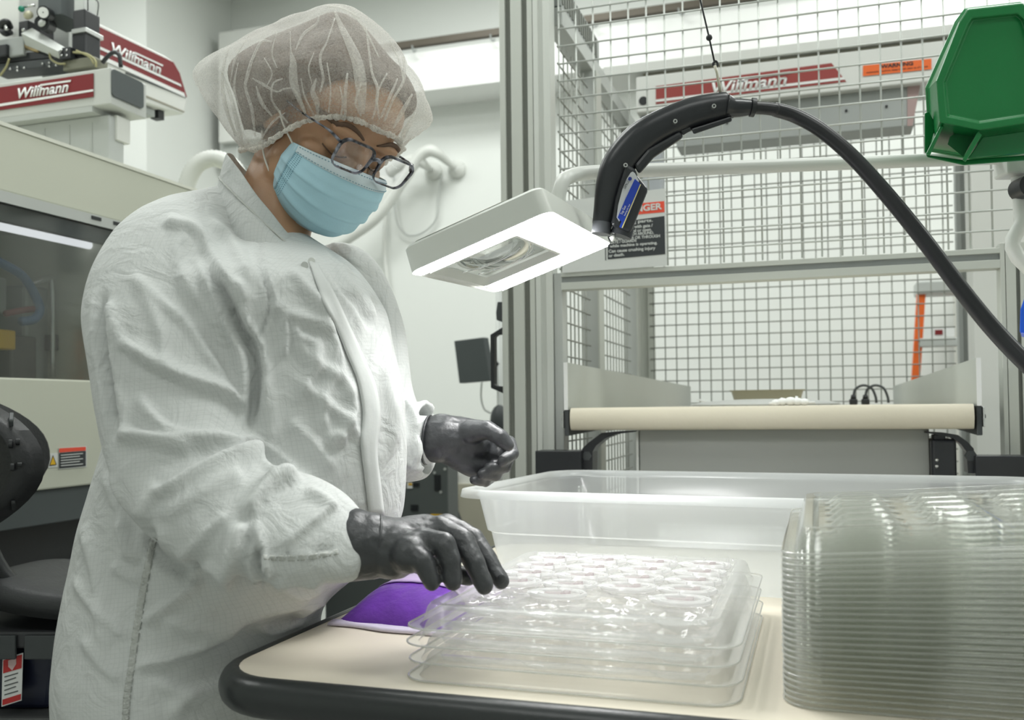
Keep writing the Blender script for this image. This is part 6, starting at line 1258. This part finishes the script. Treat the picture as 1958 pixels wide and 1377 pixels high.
co_ = obj('collar', bm, COATM, coat_o, True); q = co_.modifiers.new('thick', 'SOLIDIFY'); q.thickness = .003; q2 = co_.modifiers.new('sub', 'SUBSURF'); q2.levels = 1; q2.render_levels = 2
lw2 = [p for p in rings[2]]; bm = B(); 
pts = [Vector(p)+(Vector(CAM)-Vector(p)).normalized()*.003 for p in lw2]; tube(bm, pts, [.0014+.0006*math.sin(i*2.1) for i in range(len(pts))], 8); obj('collar_seam', bm, SEAMM, coat_o, True)
for px, py in ((583, 508), (596, 500)):
    p = on_coat(px, py, .003)
    if p: bm = B(); cyl(bm, p+FHv*.004-RHv*.001, p-FHv*.0012+UPv*.0004, .0042, 16); obj('snap_button', bm, STEEL if px < 590 else OFFW, coat_o, True, auto=True)
# ---- hands in dark nitrile gloves
def hand(name, palm, fingers, cuff, vox=.0021, crease=.0009):
    bm = B()
    for a, b in palm: capsule(bm, P(a[0], a[1], a[2]), a[3], P(b[0], b[1], b[2]), b[3], 16)
    for f in fingers:
        for a, b in zip(f, f[1:]): capsule(bm, P(a[0], a[1], a[2]), a[3], P(b[0], b[1], b[2]), b[3], 16)
    for a, b in zip(cuff, cuff[1:]): capsule(bm, P(*a[:3]), a[3], P(*b[:3]), b[3], 24)
    bm = remesh(bm, vox, 4, .5)
    for v in bm.verts: p = v.co; v.co += v.normal*(crease*(abs(noise.noise(Vector((p.x*55, p.y*55, p.z*55))))-.2)*1.6+crease*.6*noise.noise(Vector((p.x*25, p.y*25, p.z*90))))
    return obj(name, bm, GLOVE, per, True)
nh = hand('gloved_hand', [((748, 1045, 1.02, .031), (812, 1022, 1.035, .023)), ((752, 1055, 1.01, .030), (795, 1052, .995, .020)), ((760, 1040, 1.03, .028), (845, 1012, 1.05, .0155)), ((770, 1045, 1.02, .026), (830, 1020, 1.03, .018)), ((775, 1058, 1.0, .022), (782, 1062, .985, .020))],
  [[(782, 1058, .985, .0155), (808, 1074, .972, .0122), (819, 1098, .970, .0104), (826, 1114, .970, .0092)], [(808, 1036, 1.0, .0155), (850, 1041, .985, .0128), (862, 1078, .978, .0110), (866, 1112, .975, .0098)],
   [(840, 1012, 1.03, .0155), (886, 1036, 1.01, .0135), (908, 1078, .995, .0115), (926, 1120, .988, .0102)], [(852, 1006, 1.06, .0145), (905, 1030, 1.045, .0125), (934, 1072, 1.025, .0105), (959, 1113, 1.01, .0088)],
   [(790, 1062, 1.05, .018), (838, 1086, 1.07, .014), (874, 1098, 1.055, .0112), (898, 1104, 1.04, .0095)]],
  [(672, 1042, 1.015, .040), (700, 1044, 1.015, .037), (728, 1045, 1.018, .0335), (750, 1045, 1.02, .031)])
lab(nh, 'dark gloved hand touching the top tray')
def bead(parent, c, tdir, r, m=GLOVE, th=.0016, sq=1., name='glove_bead'):
    t = tdir.normalized(); a = t.cross(UPv).normalized(); b = t.cross(a); n = 40; rings = []
    for i in range(n):
        u = a*math.cos(2*PI*i/n)*sq+b*math.sin(2*PI*i/n); rings.append([c+u*(r+th*math.cos(2*PI*k/8))+t*th*math.sin(2*PI*k/8) for k in range(8)])
    bm = B(); Rv = [[bm.verts.new(p) for p in q] for q in rings]
    for i in range(n):
        for k in range(8): bm.faces.new((Rv[i][k], Rv[i][(k+1) % 8], Rv[(i+1) % n][(k+1) % 8], Rv[(i+1) % n][k]))
    return obj(name, bm, m, parent, True)
bead(nh, P(722, 1045, 1.017), P(750, 1047, 1.02)-P(700, 1043, 1.015), .0335); bead(nh, P(714, 1045, 1.017), P(745, 1052, 1.02)-P(700, 1043, 1.015), .0345, th=.0012)
for (x, y, z) in ((958, 1108, 1.003),): 
    bm = B(); p = P(x, y, z); ball(bm, p, (.0048, .002, .0062), Matrix.Rotation(.5, 3, 'Y')); obj('fingernail', bm, GLOVE, nh, True)
fh_ = hand('gloved_hand', [((842, 834, 1.36, .030), (905, 850, 1.37, .027)), ((845, 825, 1.36, .026), (925, 828, 1.38, .018)), ((850, 850, 1.36, .026), (905, 888, 1.37, .020)), ((890, 850, 1.37, .026), (935, 868, 1.385, .019)), ((900, 880, 1.37, .020), (920, 896, 1.375, .016))],
  [[(900, 826, 1.345, 0.0178), (932, 822, 1.33, 0.0134), (957, 836, 1.322, 0.0120), (972, 852, 1.322, 0.0090)],
   [(940, 838, 1.39, 0.0125), (974, 846, 1.375, 0.0103), (981, 868, 1.35, 0.0093), (962, 880, 1.335, 0.0084)], [(938, 860, 1.39, 0.0125), (970, 874, 1.375, 0.0101), (966, 894, 1.35, 0.0091), (936, 896, 1.336, 0.0082)],
   [(925, 882, 1.385, 0.0116), (954, 896, 1.37, 0.0096), (948, 910, 1.348, 0.0084), (922, 906, 1.335, 0.0077)], [(908, 896, 1.378, 0.0108), (938, 914, 1.37, 0.0086), (928, 922, 1.352, 0.0077), (906, 918, 1.34, 0.0069)]],
  [(838, 840, 1.362, .0350), (848, 838, 1.36, .0335), (862, 838, 1.36, .030)])
lab(fh_, 'dark gloved hand held curled above the tote')
bead(fh_, P(818, 841, 1.364), P(850, 846, 1.36)-P(806, 842, 1.365), .0352, th=.0018)
bm = B(); tube(bm, [P(780, 842, 1.378), P(800, 842, 1.372), P(826, 841, 1.364)], [.036, .0365, .034], 28); lab(obj('knit_cuff', bm, KNIT, per, True), 'white ribbed inner cuff')
# ---- trousers and covered shoes under the coat
for s in (-1, 1):
    hp_ = pc+FHv*(s*.10)+RHv*0; ft = Vector((pc.x+FH[0]*s*.11, pc.y+FH[1]*s*.11, .05))
    bm = B(); s_ = spline([(hp_.x, hp_.y, .62, .085), (hp_.x, hp_.y, .45, .078), (ft.x-.01, ft.y, .25, .066), (ft.x-.01, ft.y, .07, .062)], 5); tube(bm, [Vector(q[:3]) for q in s_], [q[3] for q in s_], 20); obj('trouser_leg', bm, TROUS, per, True)
    bm = B(); ball(bm, (ft.x+.06, ft.y, .045), (.14, .05, .05), u=24, v=14); ball(bm, (ft.x-.03, ft.y, .06), (.06, .045, .06), u=20, v=12)
    for v in bm.verts: v.co.z = max(v.co.z, .001)
    bm = remesh(bm, .006, 2); obj('shoe', bm, SHOE, per, True)
